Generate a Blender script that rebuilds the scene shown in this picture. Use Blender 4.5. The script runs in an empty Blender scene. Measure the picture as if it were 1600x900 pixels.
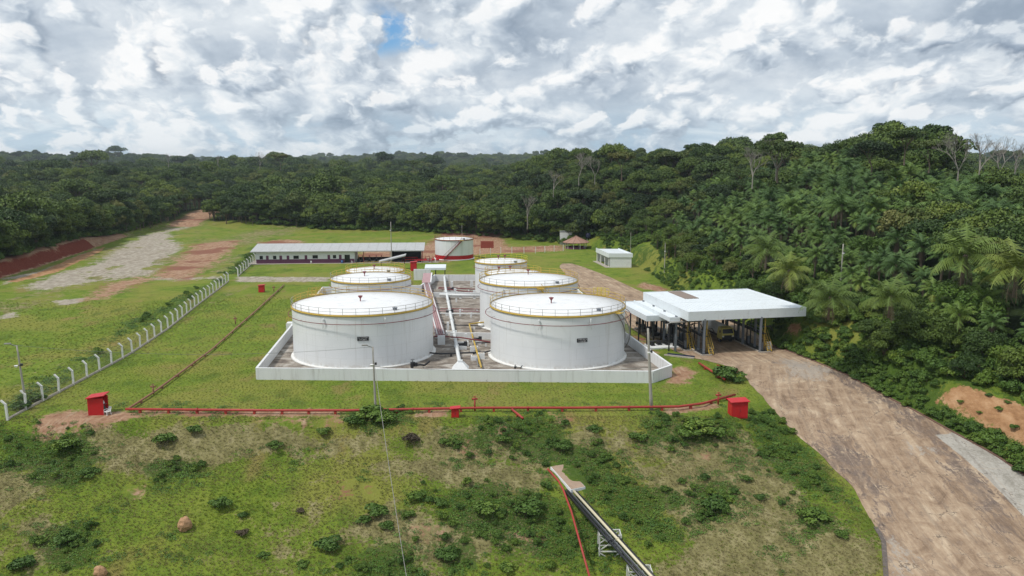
import bpy, math, random
import numpy as np
from mathutils import Vector, Matrix
rad = math.radians
random.seed(7); RNG = np.random.default_rng(11)
SC = bpy.context.scene
COL = SC.collection

# ------------------------------------------------------------------ camera
CAM_H = 32.0; F_PX = 1250.0; PITCH = math.atan(197/F_PX)
cam_d = bpy.data.cameras.new("camera"); cam = bpy.data.objects.new("camera", cam_d); COL.objects.link(cam)
cam.location = (0, 0, CAM_H); cam.rotation_euler = (math.pi/2-PITCH, 0, 0)
cam_d.sensor_width = 36; cam_d.lens = F_PX/1600*36; cam_d.clip_start = .5; cam_d.clip_end = 20000
SC.camera = cam

# ------------------------------------------------------------------ node helpers
class NT:
    def __init__(s, tree): s.t = tree; s.n = tree.nodes; s.l = tree.links
    def new(s, typ, **kw):
        n = s.n.new(typ)
        for k, v in kw.items(): setattr(n, k, v)
        return n
    def put(s, sock, v):
        if isinstance(v, bpy.types.NodeSocket): s.l.new(v, sock)
        elif v is not None:
            if isinstance(v, (tuple, list)) and len(v) == 3 and sock.type == 'RGBA': v = (*v, 1)
            sock.default_value = v
    def math(s, op, a, b=None, c=None, clamp=False):
        n = s.new('ShaderNodeMath', operation=op, use_clamp=clamp)
        s.put(n.inputs[0], a); s.put(n.inputs[1], b); s.put(n.inputs[2], c)
        return n.outputs[0]
    def vmath(s, op, a, b=None, scale=None):
        n = s.new('ShaderNodeVectorMath', operation=op); s.put(n.inputs[0], a); s.put(n.inputs[1], b)
        if scale is not None: s.put(n.inputs[3], scale)
        return n.outputs[0]
    def mix(s, f, a, b, mode='MIX'):
        n = s.new('ShaderNodeMix', data_type='RGBA', blend_type=mode)
        s.put(n.inputs[0], f); s.put(n.inputs[6], a); s.put(n.inputs[7], b); return n.outputs[2]
    def noise(s, vec, scale, detail=4, rough=.55, dist=0, out=0):
        n = s.new('ShaderNodeTexNoise'); s.put(n.inputs['Vector'], vec); n.inputs['Scale'].default_value = scale
        n.inputs['Detail'].default_value = detail; n.inputs['Roughness'].default_value = rough; n.inputs['Distortion'].default_value = dist
        return n.outputs[out]
    def ss(s, v, lo, hi, a=0., b=1.):
        n = s.new('ShaderNodeMapRange', interpolation_type='SMOOTHSTEP'); s.put(n.inputs[0], v)
        for i, q in enumerate((lo, hi, a, b)): s.put(n.inputs[i+1], q)
        return n.outputs[0]
    def mapping(s, vec, scale=(1, 1, 1), rot=(0, 0, 0), loc=(0, 0, 0)):
        n = s.new('ShaderNodeMapping'); s.put(n.inputs[0], vec); n.inputs[1].default_value = loc
        n.inputs[2].default_value = rot; n.inputs[3].default_value = scale; return n.outputs[0]
    def attr(s, name, out=2):
        n = s.new('ShaderNodeAttribute', attribute_name=name); return n.outputs[out]
    def coord(s, k='Object'): return s.new('ShaderNodeTexCoord').outputs[k]
    def rnd(s): return s.new('ShaderNodeObjectInfo').outputs['Random']
    def ramp(s, f, stops):
        n = s.new('ShaderNodeValToRGB'); s.put(n.inputs[0], f); e = n.color_ramp.elements
        while len(e) < len(stops): e.new(.5)
        for i, (p, c) in enumerate(stops): e[i].position = p; e[i].color = (*c, 1)
        return n.outputs[0]
    def bump(s, h, strength=.3, dist=.1):
        n = s.new('ShaderNodeBump'); n.inputs['Strength'].default_value = strength; n.inputs['Distance'].default_value = dist
        s.put(n.inputs['Height'], h); return n.outputs[0]

# ------------------------------------------------------------------ world: day sky under broken cumulus
SUN_EL, SUN_AZ = rad(58), rad(-50)      # azimuth measured from +Y towards +X; the sun stands high on the left
sun_dir = Vector((math.sin(rad(-118))*math.cos(SUN_EL), math.cos(rad(-118))*math.cos(SUN_EL), math.sin(SUN_EL)))
W = bpy.data.worlds.new("World"); SC.world = W; W.use_nodes = True
t = NT(W.node_tree); t.n.clear()
sky = t.new('ShaderNodeTexSky', sky_type='NISHITA', sun_disc=False, sun_elevation=SUN_EL, sun_rotation=rad(-118))
g = t.coord('Generated')
sep = t.new('ShaderNodeSeparateXYZ'); t.put(sep.inputs[0], g)
zc = t.math('MAXIMUM', sep.outputs[2], 0.0)
den = t.math('ADD', zc, .43)
comb = t.new('ShaderNodeCombineXYZ')
t.put(comb.inputs[0], t.math('DIVIDE', sep.outputs[0], den)); t.put(comb.inputs[1], t.math('DIVIDE', sep.outputs[1], den)); comb.inputs[2].default_value = 2.3
P0 = comb.outputs[0]
wob = t.noise(P0, 7., 3, .55, 0, 1)
Pw = t.vmath('ADD', P0, t.vmath('SCALE', t.vmath('SUBTRACT', wob, (.5, .5, .5)), None, .085))
big = t.noise(P0, 1.1, 2, .5)
def layer(seed, sc, lo, hi, up):
    """one deck of cumulus: its alpha, and how much its crown rather than its base shows"""
    p = t.mapping(Pw, (1.3, .9, 1), (0, 0, .25), (seed, seed*.7, seed)); q = t.vmath('ADD', p, (-.35*up, -up, 0))
    a = t.noise(p, sc, 8, .53); b2 = t.noise(q, sc, 8, .53)
    al = t.ss(a, lo, hi); li = t.math('MULTIPLY_ADD', t.math('SUBTRACT', a, b2), 3.6, .53, clamp=True)
    return al, li, a
a1, l1, f1 = layer(3.1, 3.9, .43, .53, .075)
a2, l2, f2 = layer(9.4, 7.6, .47, .56, .042)
shade = t.math('MULTIPLY', t.math('SUBTRACT', big, .48), 1.8)
def tone(li, k): return t.ramp(t.math('ADD', t.math('MULTIPLY_ADD', li, k, (1-k)*.55), shade, clamp=True), [(0, (.21, .27, .36)), (.28, (.34, .415, .51)), (.55, (.53, .605, .69)), (.82, (.80, .85, .89)), (1, (.98, .985, .985))])
back = tone(t.noise(P0, 6.2, 7, .58), .9)
hor = t.ss(zc, .0, .10, 1, 0)
back = t.mix(t.math('MULTIPLY', hor, .75), back, t.ramp(t.noise(t.mapping(P0, (.5, 2.4, 1)), 5., 5, .6), [(.35, (.27, .44, .60)), (.5, (.42, .59, .73)), (.65, (.76, .86, .92))]))
ccol = t.mix(t.math('MULTIPLY', a1, .9), back, tone(l1, .95))
ccol = t.mix(t.math('MULTIPLY', a2, .85), ccol, tone(l2, .95))
ccol = t.mix(t.math('MULTIPLY', hor, .25), ccol, (.60, .73, .82))
gap = t.noise(P0, 1.7, 2, .5)
cover = t.math('ADD', t.math('MULTIPLY', t.math('ADD', a1, a2), .8), t.math('ADD', t.ss(gap, .34, .42), t.math('MULTIPLY', hor, .8)), clamp=True)
# whole cloud radiance is written against the same 0.1 strength as the sky
ccol10 = t.vmath('SCALE', ccol, None, 9.4)
skyc = t.vmath('MULTIPLY', sky.outputs[0], (.62, .95, 1.25))
fin = t.mix(cover, skyc, ccol10)
bg = t.new('ShaderNodeBackground'); t.put(bg.inputs[0], fin); bg.inputs[1].default_value = .1
out = t.new('ShaderNodeOutputWorld'); t.l.new(bg.outputs[0], out.inputs[0])

sd = bpy.data.lights.new("sun", 'SUN'); sd.energy = 2.6; sd.angle = rad(7); sd.color = (1, .95, .87)
so = bpy.data.objects.new("sun", sd); COL.objects.link(so); so.rotation_euler = sun_dir.to_track_quat('Z', 'Y').to_euler(); so.location = (0, 0, 200)
SC.view_settings.view_transform = 'Standard'; SC.view_settings.look = 'None'; SC.view_settings.exposure = 0.12; SC.view_settings.gamma = 1
SC.cycles.volume_bounces = 0

# ------------------------------------------------------------------ terrain functions
def vnoise(x, y, seed=0):
    x = np.asarray(x, float); y = np.asarray(y, float)
    xi = np.floor(x).astype(np.int64); yi = np.floor(y).astype(np.int64); fx = x-xi; fy = y-yi
    def hsh(a, b):
        n = (a*374761393+b*668265263+seed*974634777) & 0xffffffff
        n = ((n ^ (n >> 13))*1274126177) & 0xffffffff
        return ((n ^ (n >> 16)) & 0xffff)/65535.0
    u = fx*fx*(3-2*fx); v = fy*fy*(3-2*fy)
    return (hsh(xi, yi)*(1-u)+hsh(xi+1, yi)*u)*(1-v)+(hsh(xi, yi+1)*(1-u)+hsh(xi+1, yi+1)*u)*v
def fbm(x, y, scale, octv=4, seed=0):
    s = 0; a = 1; tot = 0
    for o in range(octv):
        s = s+a*(vnoise(np.asarray(x)*scale*2**o+o*17.3, np.asarray(y)*scale*2**o-o*9.1, seed+o)-.5); tot += a; a *= .5
    return s/tot*2          # about -1..1
def sst(x, a, b):
    k = np.clip((x-a)/(b-a), 0, 1); return k*k*(3-2*k)

CLEAR = np.array([(-185, -150), (-175, 60), (-158, 150), (-142, 200), (-141, 218), (-144, 240), (-150, 270), (-161, 322), (-172, 400), (-150, 412), (-128, 392), (-90, 384),
                  (-40, 366), (-4, 338), (14, 322), (27, 305), (33, 285), (39, 250), (41.5, 225), (41.5, 195), (45.5, 168), (47.6, 150), (46.6, 138), (51, 122), (54, 107),
                  (57.5, 98), (60, 90), (60.5, 80), (59, 68), (56, 50), (52, 20), (50, -150)], float)
def seg_dist(px, py, poly, closed=True):
    n = len(poly); d = np.full(np.shape(px), 1e9)
    for i in range(n if closed else n-1):
        ax, ay = poly[i]; bx, by = poly[(i+1) % n]; dx, dy = bx-ax, by-ay
        tt = np.clip(((px-ax)*dx+(py-ay)*dy)/(dx*dx+dy*dy+1e-9), 0, 1)
        d = np.minimum(d, np.hypot(px-ax-tt*dx, py-ay-tt*dy))
    return d
def inside(px, py, poly):
    c = np.zeros(np.shape(px), bool); n = len(poly)
    for i in range(n):
        ax, ay = poly[i]; bx, by = poly[(i+1) % n]
        if ay == by: continue
        c ^= ((ay > py) != (by > py)) & (px < (bx-ax)*(py-ay)/(by-ay)+ax)
    return c
def sdist(px, py, poly):            # positive inside
    d = seg_dist(px, py, poly); return np.where(inside(px, py, poly), d, -d)

ROAD_Y = np.array([40, 60, 68, 77, 86, 93, 100, 108, 116, 122, 125, 130, 137, 150, 160, 175, 198, 225, 248, 254], float)
ROAD_L = np.array([23, 31.0, 34.6, 38.2, 38.8, 37.4, 36.1, 35.4, 35.3, 35.3, 33.2, 29.2, 26.7, 23.6, 22.5, 20, 17.5, 15.5, 14.5, 17.], float)
ROAD_R = np.array([52, 57.0, 58.8, 60, 60, 58.6, 56.0, 53.3, 51.4, 50.0, 49.2, 48, 46.2, 46, 45, 40, 32, 27, 21, 18.], float)
def h_base(x, y):
    A = np.interp(y+1.6*fbm(x, 0*y, .09, 3, 5), [20, 40, 60, 70, 78, 84, 88, 92.3, 96.2, 97.6], [-19, -16.2, -12.9, -9.9, -7.6, -5.5, -4.0, -3.25, -.2, 0])
    B = np.interp(y, [20, 40, 60, 72, 80, 92, 105, 118, 125], [-17, -13.5, -9.9, -7.4, -5.8, -3.4, -1.3, -.12, 0])
    xl = np.interp(y, ROAD_Y, ROAD_L)
    s = sst(x, xl-9.5, xl-1.5)
    z = A*(1-s)+B*s
    slope = (1-s)*sst(-y, -96, -92)
    z = z+slope*(.75*fbm(x, y, .11, 4, 21)+.34*fbm(x, y, .42, 3, 22))
    fld = sst(-x, 70+0*x, 84)*sst(y, 90, 110)*(1-sst(-x, 130, 140))
    z = z+fld*(.5*fbm(x, y, .05, 4, 31)-.25)
    return z
def h_full(x, y):
    x = np.asarray(x, float); y = np.asarray(y, float)
    zb = h_base(x, y)
    d = np.maximum(0, -sdist(x, y, CLEAR))
    az = x/np.maximum(np.abs(y), 30)
    k = sst(az, -.06, .10)*sst(y, -50, 60)
    Aa = 12.5+(26.5-12.5)*k-10.*sst(az, .42, .66)+3.8*sst(az, .16, .26)*(1-sst(az, .42, .56))-4.5*sst(az, -.14, -.08)*(1-sst(az, -.02, .04)); Wd = 330+(92-330)*k
    right = sst(x, 20, 44)*(y < 300)
    bank = sst(d, 0, 4.5)*(1.2+2.3*right)+sst(-x, 90, 120)*sst(d, 0.5, 6)*2.6*(1-sst(y, 290, 340))
    z = zb*(1-sst(d, 20, 120)) + bank + (Aa-2)*np.clip(d/Wd, 0, 1)**.92*(1-.25*sst(d, Wd, Wd*1.6))
    z = z+sst(d, 5, 40)*fbm(x, y, .012, 4, 41)*3.0+sst(d, 150, 400)*fbm(x, y, .0035, 3, 43)*6.0
    r = np.hypot(x, y)
    far = sst(r, 1000, 1600)
    z = z*(1-far)+far*(2+16*fbm(x, y, .0016, 3, 47))
    z = z+sst(r, 1500, 2600)*(1-sst(r, 3600, 4600))*(22+19*fbm(x, y, .0011, 3, 49))
    return z

def at(u, v, full=False, lift=0.):
    dx, uy = (u-800)/F_PX, -(v-450)/F_PX
    cp, sp = math.cos(PITCH), math.sin(PITCH); dy, dz = cp+uy*sp, -sp+uy*cp
    tt = 40*1.006**np.arange(700) if dz > -.09 else np.linspace(40, 520, 900)
    hh = (h_full if full else h_base)(dx*tt, dy*tt)+lift
    below = np.nonzero(CAM_H+dz*tt < hh)[0]
    if len(below) == 0: return Vector((dx*900, dy*900, 0))
    i = max(1, below[0]); t0, t1 = tt[i-1], tt[i]
    a = CAM_H+dz*t0-hh[i-1]; b = CAM_H+dz*t1-hh[i]; q = t0+(t1-t0)*a/(a-b+1e-9)
    return Vector((dx*q, dy*q, CAM_H+dz*q))
def atz(u, v, z):
    dx, uy = (u-800)/F_PX, -(v-450)/F_PX
    cp, sp = math.cos(PITCH), math.sin(PITCH); dy, dz = cp+uy*sp, -sp+uy*cp
    q = (z-CAM_H)/dz; return Vector((dx*q, dy*q, z))
def pp(*pts): return np.array([tuple(at(*p)[:2]) for p in pts])
def gz(x, y): return float(h_full(np.array([x]), np.array([y]))[0])

# ------------------------------------------------------------------ mesh helpers
class MB:
    def __init__(s): s.v = []; s.f = []
    def add(s, vs, fs):
        o = len(s.v); s.v += [tuple(p) for p in vs]; s.f += [tuple(i+o for i in f) for f in fs]; return s
    def box(s, c, size, rz=0, m=None):
        x, y, z = (q/2 for q in size); ca, sa = math.cos(rz), math.sin(rz); vs = []
        for a, b, d in ((-x, -y, -z), (x, -y, -z), (x, y, -z), (-x, y, -z), (-x, -y, z), (x, -y, z), (x, y, z), (-x, y, z)):
            p = (c[0]+a*ca-b*sa, c[1]+a*sa+b*ca, c[2]+d); vs.append(m @ Vector(p) if m else p)
        return s.add(vs, [(0, 3, 2, 1), (4, 5, 6, 7), (0, 1, 5, 4), (1, 2, 6, 5), (2, 3, 7, 6), (3, 0, 4, 7)])
    def hexa(s, b, tp): return s.add(list(b)+list(tp), [(3, 2, 1, 0), (4, 5, 6, 7), (0, 1, 5, 4), (1, 2, 6, 5), (2, 3, 7, 6), (3, 0, 4, 7)])
    def bar(s, a, b, w, h=None, up=Vector((0, 0, 1))):
        a, b = Vector(a), Vector(b); h = h or w; d = (b-a).normalized()
        if abs(d.dot(up)) > .98: up = Vector((0, 1, 0))
        r = d.cross(up).normalized()*w/2; u = r.cross(d).normalized()*h/2
        return s.hexa([a-r-u, a+r-u, b+r-u, b-r-u], [a-r+u, a+r+u, b+r+u, b-r+u])
    def tube(s, pts, r, n=8, closed=False, caps=True):
        pts = [Vector(p) for p in pts]; m = len(pts); rr = r if isinstance(r, (list, tuple)) else [r]*m; rings = []
        prev = None
        for i, p in enumerate(pts):
            if closed: d = pts[(i+1) % m]-pts[i-1]
            else: d = pts[min(i+1, m-1)]-pts[max(i-1, 0)]
            d.normalize(); ref = prev if prev is not None and abs(prev.dot(d)) < .9 else (Vector((0, 0, 1)) if abs(d.z) < .9 else Vector((1, 0, 0)))
            a = (ref-d*ref.dot(d)).normalized(); prev = a; b = d.cross(a)
            rings.append([p+(a*math.cos(2*math.pi*k/n)+b*math.sin(2*math.pi*k/n))*rr[i] for k in range(n)])
        vs = [q for ring in rings for q in ring]; fs = []
        for i in range(m if closed else m-1):
            j = (i+1) % m
            for k in range(n): fs.append((i*n+k, i*n+(k+1) % n, j*n+(k+1) % n, j*n+k))
        if caps and not closed: fs += [tuple(range(n))[::-1], tuple((m-1)*n+k for k in range(n))]
        return s.add(vs, fs)
    def cyl(s, c, r, z0, z1, n=16, r2=None):
        r2 = r if r2 is None else r2
        a = [(c[0]+r*math.cos(2*math.pi*k/n), c[1]+r*math.sin(2*math.pi*k/n), z0) for k in range(n)]
        b = [(c[0]+r2*math.cos(2*math.pi*k/n), c[1]+r2*math.sin(2*math.pi*k/n), z1) for k in range(n)]
        return s.add(a+b, [(k, (k+1) % n, n+(k+1) % n, n+k) for k in range(n)]+[tuple(range(n))[::-1], tuple(range(n, 2*n))])
    def lathe(s, prof, n=48, c=(0, 0)):
        vs = [(c[0]+r*math.cos(2*math.pi*k/n), c[1]+r*math.sin(2*math.pi*k/n), z) for r, z in prof for k in range(n)]
        return s.add(vs, [(i*n+k, i*n+(k+1) % n, (i+1)*n+(k+1) % n, (i+1)*n+k) for i in range(len(prof)-1) for k in range(n)])
    def prism(s, poly, z0, z1):
        n = len(poly); return s.add([(x, y, z0) for x, y in poly]+[(x, y, z1) for x, y in poly],
                                    [tuple(range(n))[::-1], tuple(range(n, 2*n))]+[(k, (k+1) % n, n+(k+1) % n, n+k) for k in range(n)])
    def mesh(s, name, mat, smooth=False):
        me = bpy.data.meshes.new(name); me.from_pydata(s.v, [], s.f); me.update()
        if mat: me.materials.append(mat)
        if smooth: me.polygons.foreach_set('use_smooth', [True]*len(me.polygons))
        return me
    def build(s, name, mat, parent=None, smooth=False): return link(name, s.mesh(name, mat, smooth), parent)
def link(name, me, parent=None, loc=None, rz=0):
    o = bpy.data.objects.new(name, me); COL.objects.link(o); o.parent = parent
    if loc is not None: o.location = loc
    o.rotation_euler.z = rz; return o
def tag(o, label=None, cat=None, group=None, kind=None):
    for k, v in (('label', label), ('category', cat), ('group', group), ('kind', kind)):
        if v: o[k] = v
    return o
def thing(name, label, cat, loc=(0, 0, 0), rz=0, group=None):
    return tag(link(name, None, None, loc, rz), label, cat, group)
def copy_tree(o, parent=None):
    c = o.copy(); COL.objects.link(c); c.parent = parent
    for ch in CH.get(o.name) or list(o.children):
        copy_tree(ch, c)
    return c
CH = {}
def np_mesh(name, V, Q, mat, tone=None, smooth=False):     # V (n,3), Q (m,4) quads or (m,3) tris
    me = bpy.data.meshes.new(name); k = Q.shape[1]
    me.vertices.add(len(V)); me.vertices.foreach_set('co', np.asarray(V, np.float32).ravel())
    me.loops.add(Q.size); me.loops.foreach_set('vertex_index', Q.astype(np.int32).ravel())
    me.polygons.add(len(Q)); me.polygons.foreach_set('loop_start', np.arange(0, Q.size, k, dtype=np.int32))
    if tone is not None:
        a = me.attributes.new('tone', 'FLOAT', 'FACE'); a.data.foreach_set('value', np.asarray(tone, np.float32))
    if smooth: me.polygons.foreach_set('use_smooth', np.ones(len(Q), bool))
    me.update(calc_edges=True)
    if mat: me.materials.append(mat)
    return me

# ------------------------------------------------------------------ materials
def mat(name):
    m = bpy.data.materials.new(name); m.use_nodes = True; t = NT(m.node_tree); b = t.n['Principled BSDF']
    return m, t, b
def plain(name, c, rough=.6, metal=0, var=.12, scale=1.5, dirt=None, dirtamt=.3, bump=0., streak=False):
    m, t, b = mat(name); co = t.coord()
    if streak: co2 = t.mapping(co, (1, 1, .09))
    else: co2 = co
    n = t.noise(co2, scale, 5, .6)
    col = t.mix(n, tuple(q*(1-var) for q in c), tuple(min(1, q*(1+var)) for q in c))
    if dirt: col = t.mix(t.math('MULTIPLY', t.ss(t.noise(co2, scale*2.3, 6, .65), .5, .75), dirtamt), col, dirt)
    t.put(b.inputs['Base Color'], col); b.inputs['Roughness'].default_value = rough; b.inputs['Metallic'].default_value = metal
    b.inputs['Specular IOR Level'].default_value = .35
    if bump: t.put(b.inputs['Normal'], t.bump(t.noise(co, scale*8, 4), bump, .05))
    return m
M = {}
M['paint'] = plain('white_tank_paint', (.70, .725, .735), .45, 0, .07, .8, (.45, .44, .40), .55, 0, True)
def tank_paint():
    m, t, b = mat('white_tank_paint'); co = t.coord(); S = t.new('ShaderNodeSeparateXYZ'); t.put(S.inputs[0], co)
    st = t.noise(t.mapping(co, (1, 1, .05)), 1.1, 6, .62); n = t.noise(co, .5, 4, .5)
    col = t.mix(n, (.70, .73, .745), (.79, .81, .815)); col = t.mix(t.math('MULTIPLY', t.ss(st, .52, .74), .42), col, (.44, .435, .40))
    run = t.math('MULTIPLY', t.ss(t.noise(t.mapping(co, (1, 1, .02)), 3.2, 5, .7), .60, .70), t.ss(S.outputs[2], 3.5, 8.5))
    col = t.mix(t.math('MULTIPLY', run, .40), col, (.36, .28, .20))
    ft = t.math('MULTIPLY', t.ss(S.outputs[2], 1.1, .1), t.ss(t.noise(co, 1.3, 5, .65), .42, .62)); col = t.mix(t.math('MULTIPLY', ft, .5), col, (.40, .34, .28))
    zf = t.math('FRACT', t.math('DIVIDE', S.outputs[2], 1.72)); h1 = t.ss(t.math('ABSOLUTE', t.math('SUBTRACT', zf, .5)), .482, .495)
    ang = t.math('ADD', t.math('MULTIPLY', t.math('ARCTAN2', S.outputs[1], S.outputs[0]), 1.75), t.math('MULTIPLY', t.math('FLOOR', t.math('DIVIDE', S.outputs[2], 1.72)), .37))
    h2 = t.ss(t.math('ABSOLUTE', t.math('SUBTRACT', t.math('FRACT', ang), .5)), .492, .498); seam = t.math('MAXIMUM', h1, h2)
    col = t.mix(t.math('MULTIPLY', seam, .30), col, (.45, .45, .43))
    t.put(b.inputs['Base Color'], col); b.inputs['Roughness'].default_value = .42; t.put(b.inputs['Normal'], t.bump(t.math('ADD', t.math('MULTIPLY', n, .6), seam), .25, .03)); return m
M['tankpaint'] = tank_paint()
M['roofwhite'] = plain('white_tank_roof', (.78, .79, .80), .5, 0, .06, .35, (.46, .44, .40), .45)
M['canopywhite'] = plain('white_sheet_metal', (.72, .77, .80), .4, 0, .06, .5, (.48, .48, .46), .35)
M['wall'] = plain('whitewashed_masonry', (.71, .725, .735), .8, 0, .07, .7, (.33, .31, .28), .45, .2, True)
M['wallplain'] = plain('white_painted_wall', (.72, .74, .75), .8, 0, .05, .7, (.4, .38, .36), .3)
M['yellow'] = plain('yellow_ochre_paint', (.52, .36, .07), .5, 0, .25, 2, (.3, .18, .08), .4)
M['yellowb'] = plain('bright_yellow_paint', (.60, .50, .04), .5, 0, .15, 2)
M['railgrey'] = plain('grey_galvanised_rail', (.34, .33, .31), .5, .3, .2, 2)
M['redpipe'] = plain('red_pipe_paint', (.36, .045, .035), .5, 0, .25, 1.2, (.22, .09, .06), .5)
M['redfade'] = plain('rusty_faded_red_paint', (.27, .13, .08), .7, 0, .25, 1.2, (.2, .14, .09), .6)
M['redbox'] = plain('bright_red_paint', (.50, .016, .02), .45, 0, .1, 1.5, (.3, .03, .03), .4)
M['redband'] = plain('dark_red_band_paint', (.42, .012, .018), .45, 0, .1, .8)
M['maroon'] = plain('dark_maroon_paint', (.19, .045, .05), .6, 0, .2, 2)
M['pink'] = plain('faded_pink_red_paint', (.42, .27, .28), .75, 0, .16, 1.2, (.3, .17, .17), .5)
M['pole'] = plain('weathered_concrete_pole', (.36, .34, .30), .85, 0, .15, 2.5, (.2, .19, .17), .4)
M['conc'] = plain('pale_concrete', (.42, .38, .33), .9, 0, .15, 1.2, (.2, .17, .14), .5, .3)
M['post'] = plain('white_concrete_post', (.72, .72, .70), .85, 0, .1, 3, (.3, .3, .27), .4)
M['wire'] = plain('galvanised_wire', (.16, .17, .16), .6, .2, .1, 3)
M['dark'] = plain('dark_steel', (.035, .037, .042), .5, .2, .3, 3)
M['black'] = plain('black_pipe_coating', (.02, .021, .025), .4, 0, .3, 3)
M['steel'] = plain('grey_blue_steel', (.20, .22, .25), .5, .2, .2, 2, (.1, .07, .05), .4)
M['greypaint'] = plain('pale_grey_lattice_paint', (.62, .62, .60), .6, 0, .15, 2)
M['cream'] = plain('cream_pipe_paint', (.66, .60, .42), .5, 0, .1, 1)
M['greyroof'] = plain('grey_fibre_cement_roof', (.43, .44, .445), .8, 0, .10, .5, (.24, .23, .22), .5)
M['purple'] = plain('purple_wall_paint', (.14, .05, .10), .75, 0, .12, 1.5)
M['glass'] = plain('dark_window_glass', (.02, .023, .028), .15, 0, .2, 2)
M['darkwall'] = plain('dark_grey_wall', (.028, .033, .035), .8, 0, .2, 1)
M['tile'] = plain('brown_clay_tile_roof', (.33, .20, .15), .85, 0, .25, 4, (.18, .12, .09), .5, .4)
M['brick'] = plain('red_brick_wall', (.30, .07, .045), .85, 0, .2, 3)
M['bluetank'] = plain('dark_blue_plastic', (.02, .025, .06), .4, 0, .1, 2)
M['plastic'] = plain('white_plastic', (.75, .75, .74), .4, 0, .04, 2)
M['greenbag'] = plain('dull_teal_cloth', (.05, .11, .10), .8, 0, .2, 8)
M['rock'] = plain('tan_termite_earth', (.42, .25, .14), .95, 0, .25, 3, (.25, .14, .08), .5, .5)
M['lampw'] = plain('lamp_housing', (.8, .8, .78), .4, 0, .03, 2)
M['truckyel'] = plain('cream_yellow_truck_paint', (.60, .52, .14), .4, 0, .08, 2)
M['trunk'] = plain('grey_brown_bark', (.16, .125, .09), .9, 0, .3, 4, (.07, .06, .05), .5)
M['bare'] = plain('pale_dead_bark', (.25, .23, .20), .9, 0, .25, 3)

def leaf_mat(name, stops, trans=.15, tvar=.38):
    m, t, b = mat(name)
    f = t.math('ADD', t.math('MULTIPLY', t.rnd(), 1-tvar), t.math('MULTIPLY', t.attr('tone'), tvar))
    t.put(b.inputs['Base Color'], t.ramp(f, stops)); b.inputs['Roughness'].default_value = .55
    b.inputs['Specular IOR Level'].default_value = .25
    return m
M['leaf'] = leaf_mat('broadleaf_foliage', [(0, (.022, .048, .012)), (.3, (.042, .080, .016)), (.55, (.075, .12, .021)), (.8, (.12, .17, .026)), (1, (.20, .23, .04))])
M['leafdark'] = leaf_mat('dark_forest_foliage', [(0, (.014, .030, .012)), (.3, (.028, .054, .015)), (.5, (.052, .085, .019)), (.72, (.095, .125, .026)), (1, (.17, .16, .05))])
M['leafbright'] = leaf_mat('fresh_shrub_foliage', [(0, (.042, .090, .017)), (.4, (.072, .135, .022)), (.75, (.11, .18, .026)), (1, (.20, .25, .035))])
M['vine'] = leaf_mat('vine_foliage', [(0, (.034, .082, .016)), (.4, (.064, .135, .022)), (.75, (.10, .185, .028)), (1, (.17, .24, .036))])
M['brownbush'] = leaf_mat('brown_dry_foliage', [(0, (.045, .035, .025)), (1, (.11, .085, .05))])
M['palmleaf'] = leaf_mat('palm_frond_green', [(0, (.040, .086, .024)), (.4, (.076, .140, .034)), (.75, (.125, .20, .038)), (1, (.25, .28, .05))])
M['palmbright'] = leaf_mat('bright_palm_frond', [(0, (.07, .12, .025)), (.5, (.13, .19, .035)), (1, (.27, .29, .06))])
M['palmdead'] = leaf_mat('palm_dead_frond', [(0, (.10, .075, .045)), (1, (.24, .18, .12))])
M['grass_g'] = leaf_mat('green_grass_blades', [(0, (.10, .14, .022)), (.5, (.165, .21, .032)), (1, (.25, .28, .05))], tvar=.6)
M['grass_y'] = leaf_mat('yellowing_grass_blades', [(0, (.15, .155, .045)), (.5, (.225, .22, .072)), (1, (.32, .295, .115))], tvar=.6)
M['grass_t'] = leaf_mat('dry_tan_grass_blades', [(0, (.18, .155, .075)), (.5, (.28, .245, .12)), (1, (.38, .32, .18))], tvar=.6)

# ------------------------------------------------------------------ ground sheet
def axis(fine0, fine1, step, lo, hi, gr=1.07):
    a = list(np.arange(fine0, fine1+1e-6, step)); s = step; x = a[-1]
    while x < hi: s = min(s*gr, 160); x += s; a.append(x)
    s = step; x = a[0]; pre = []
    while x > lo: s = min(s*gr, 160); x -= s; pre.append(x)
    return np.array(pre[::-1]+a)
gx = axis(-176, 74, .78, -5200, 5200); gy = axis(62, 262, .72, -900, 5600, 1.045)
GX, GY = np.meshgrid(gx, gy); fxx, fyy = GX.ravel(), GY.ravel()
GZ = h_full(fxx, fyy)
DC = sdist(fxx, fyy, CLEAR)
def pmask(polys, soft=1.2):
    r = np.zeros(len(fxx))
    for P in polys:
        x0, y0 = P.min(0)-9; x1, y1 = P.max(0)+9
        sel = (fxx > x0) & (fxx < x1) & (fyy > y0) & (fyy < y1)
        if sel.any(): r[sel] = np.maximum(r[sel], sst(sdist(fxx[sel], fyy[sel], P), -soft, soft))
    return r
def mask_at(polys, x, y, soft=1.):
    r = np.zeros(len(x))
    for P in polys: r = np.maximum(r, sst(sdist(x, y, P), -soft, soft))
    return r
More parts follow.
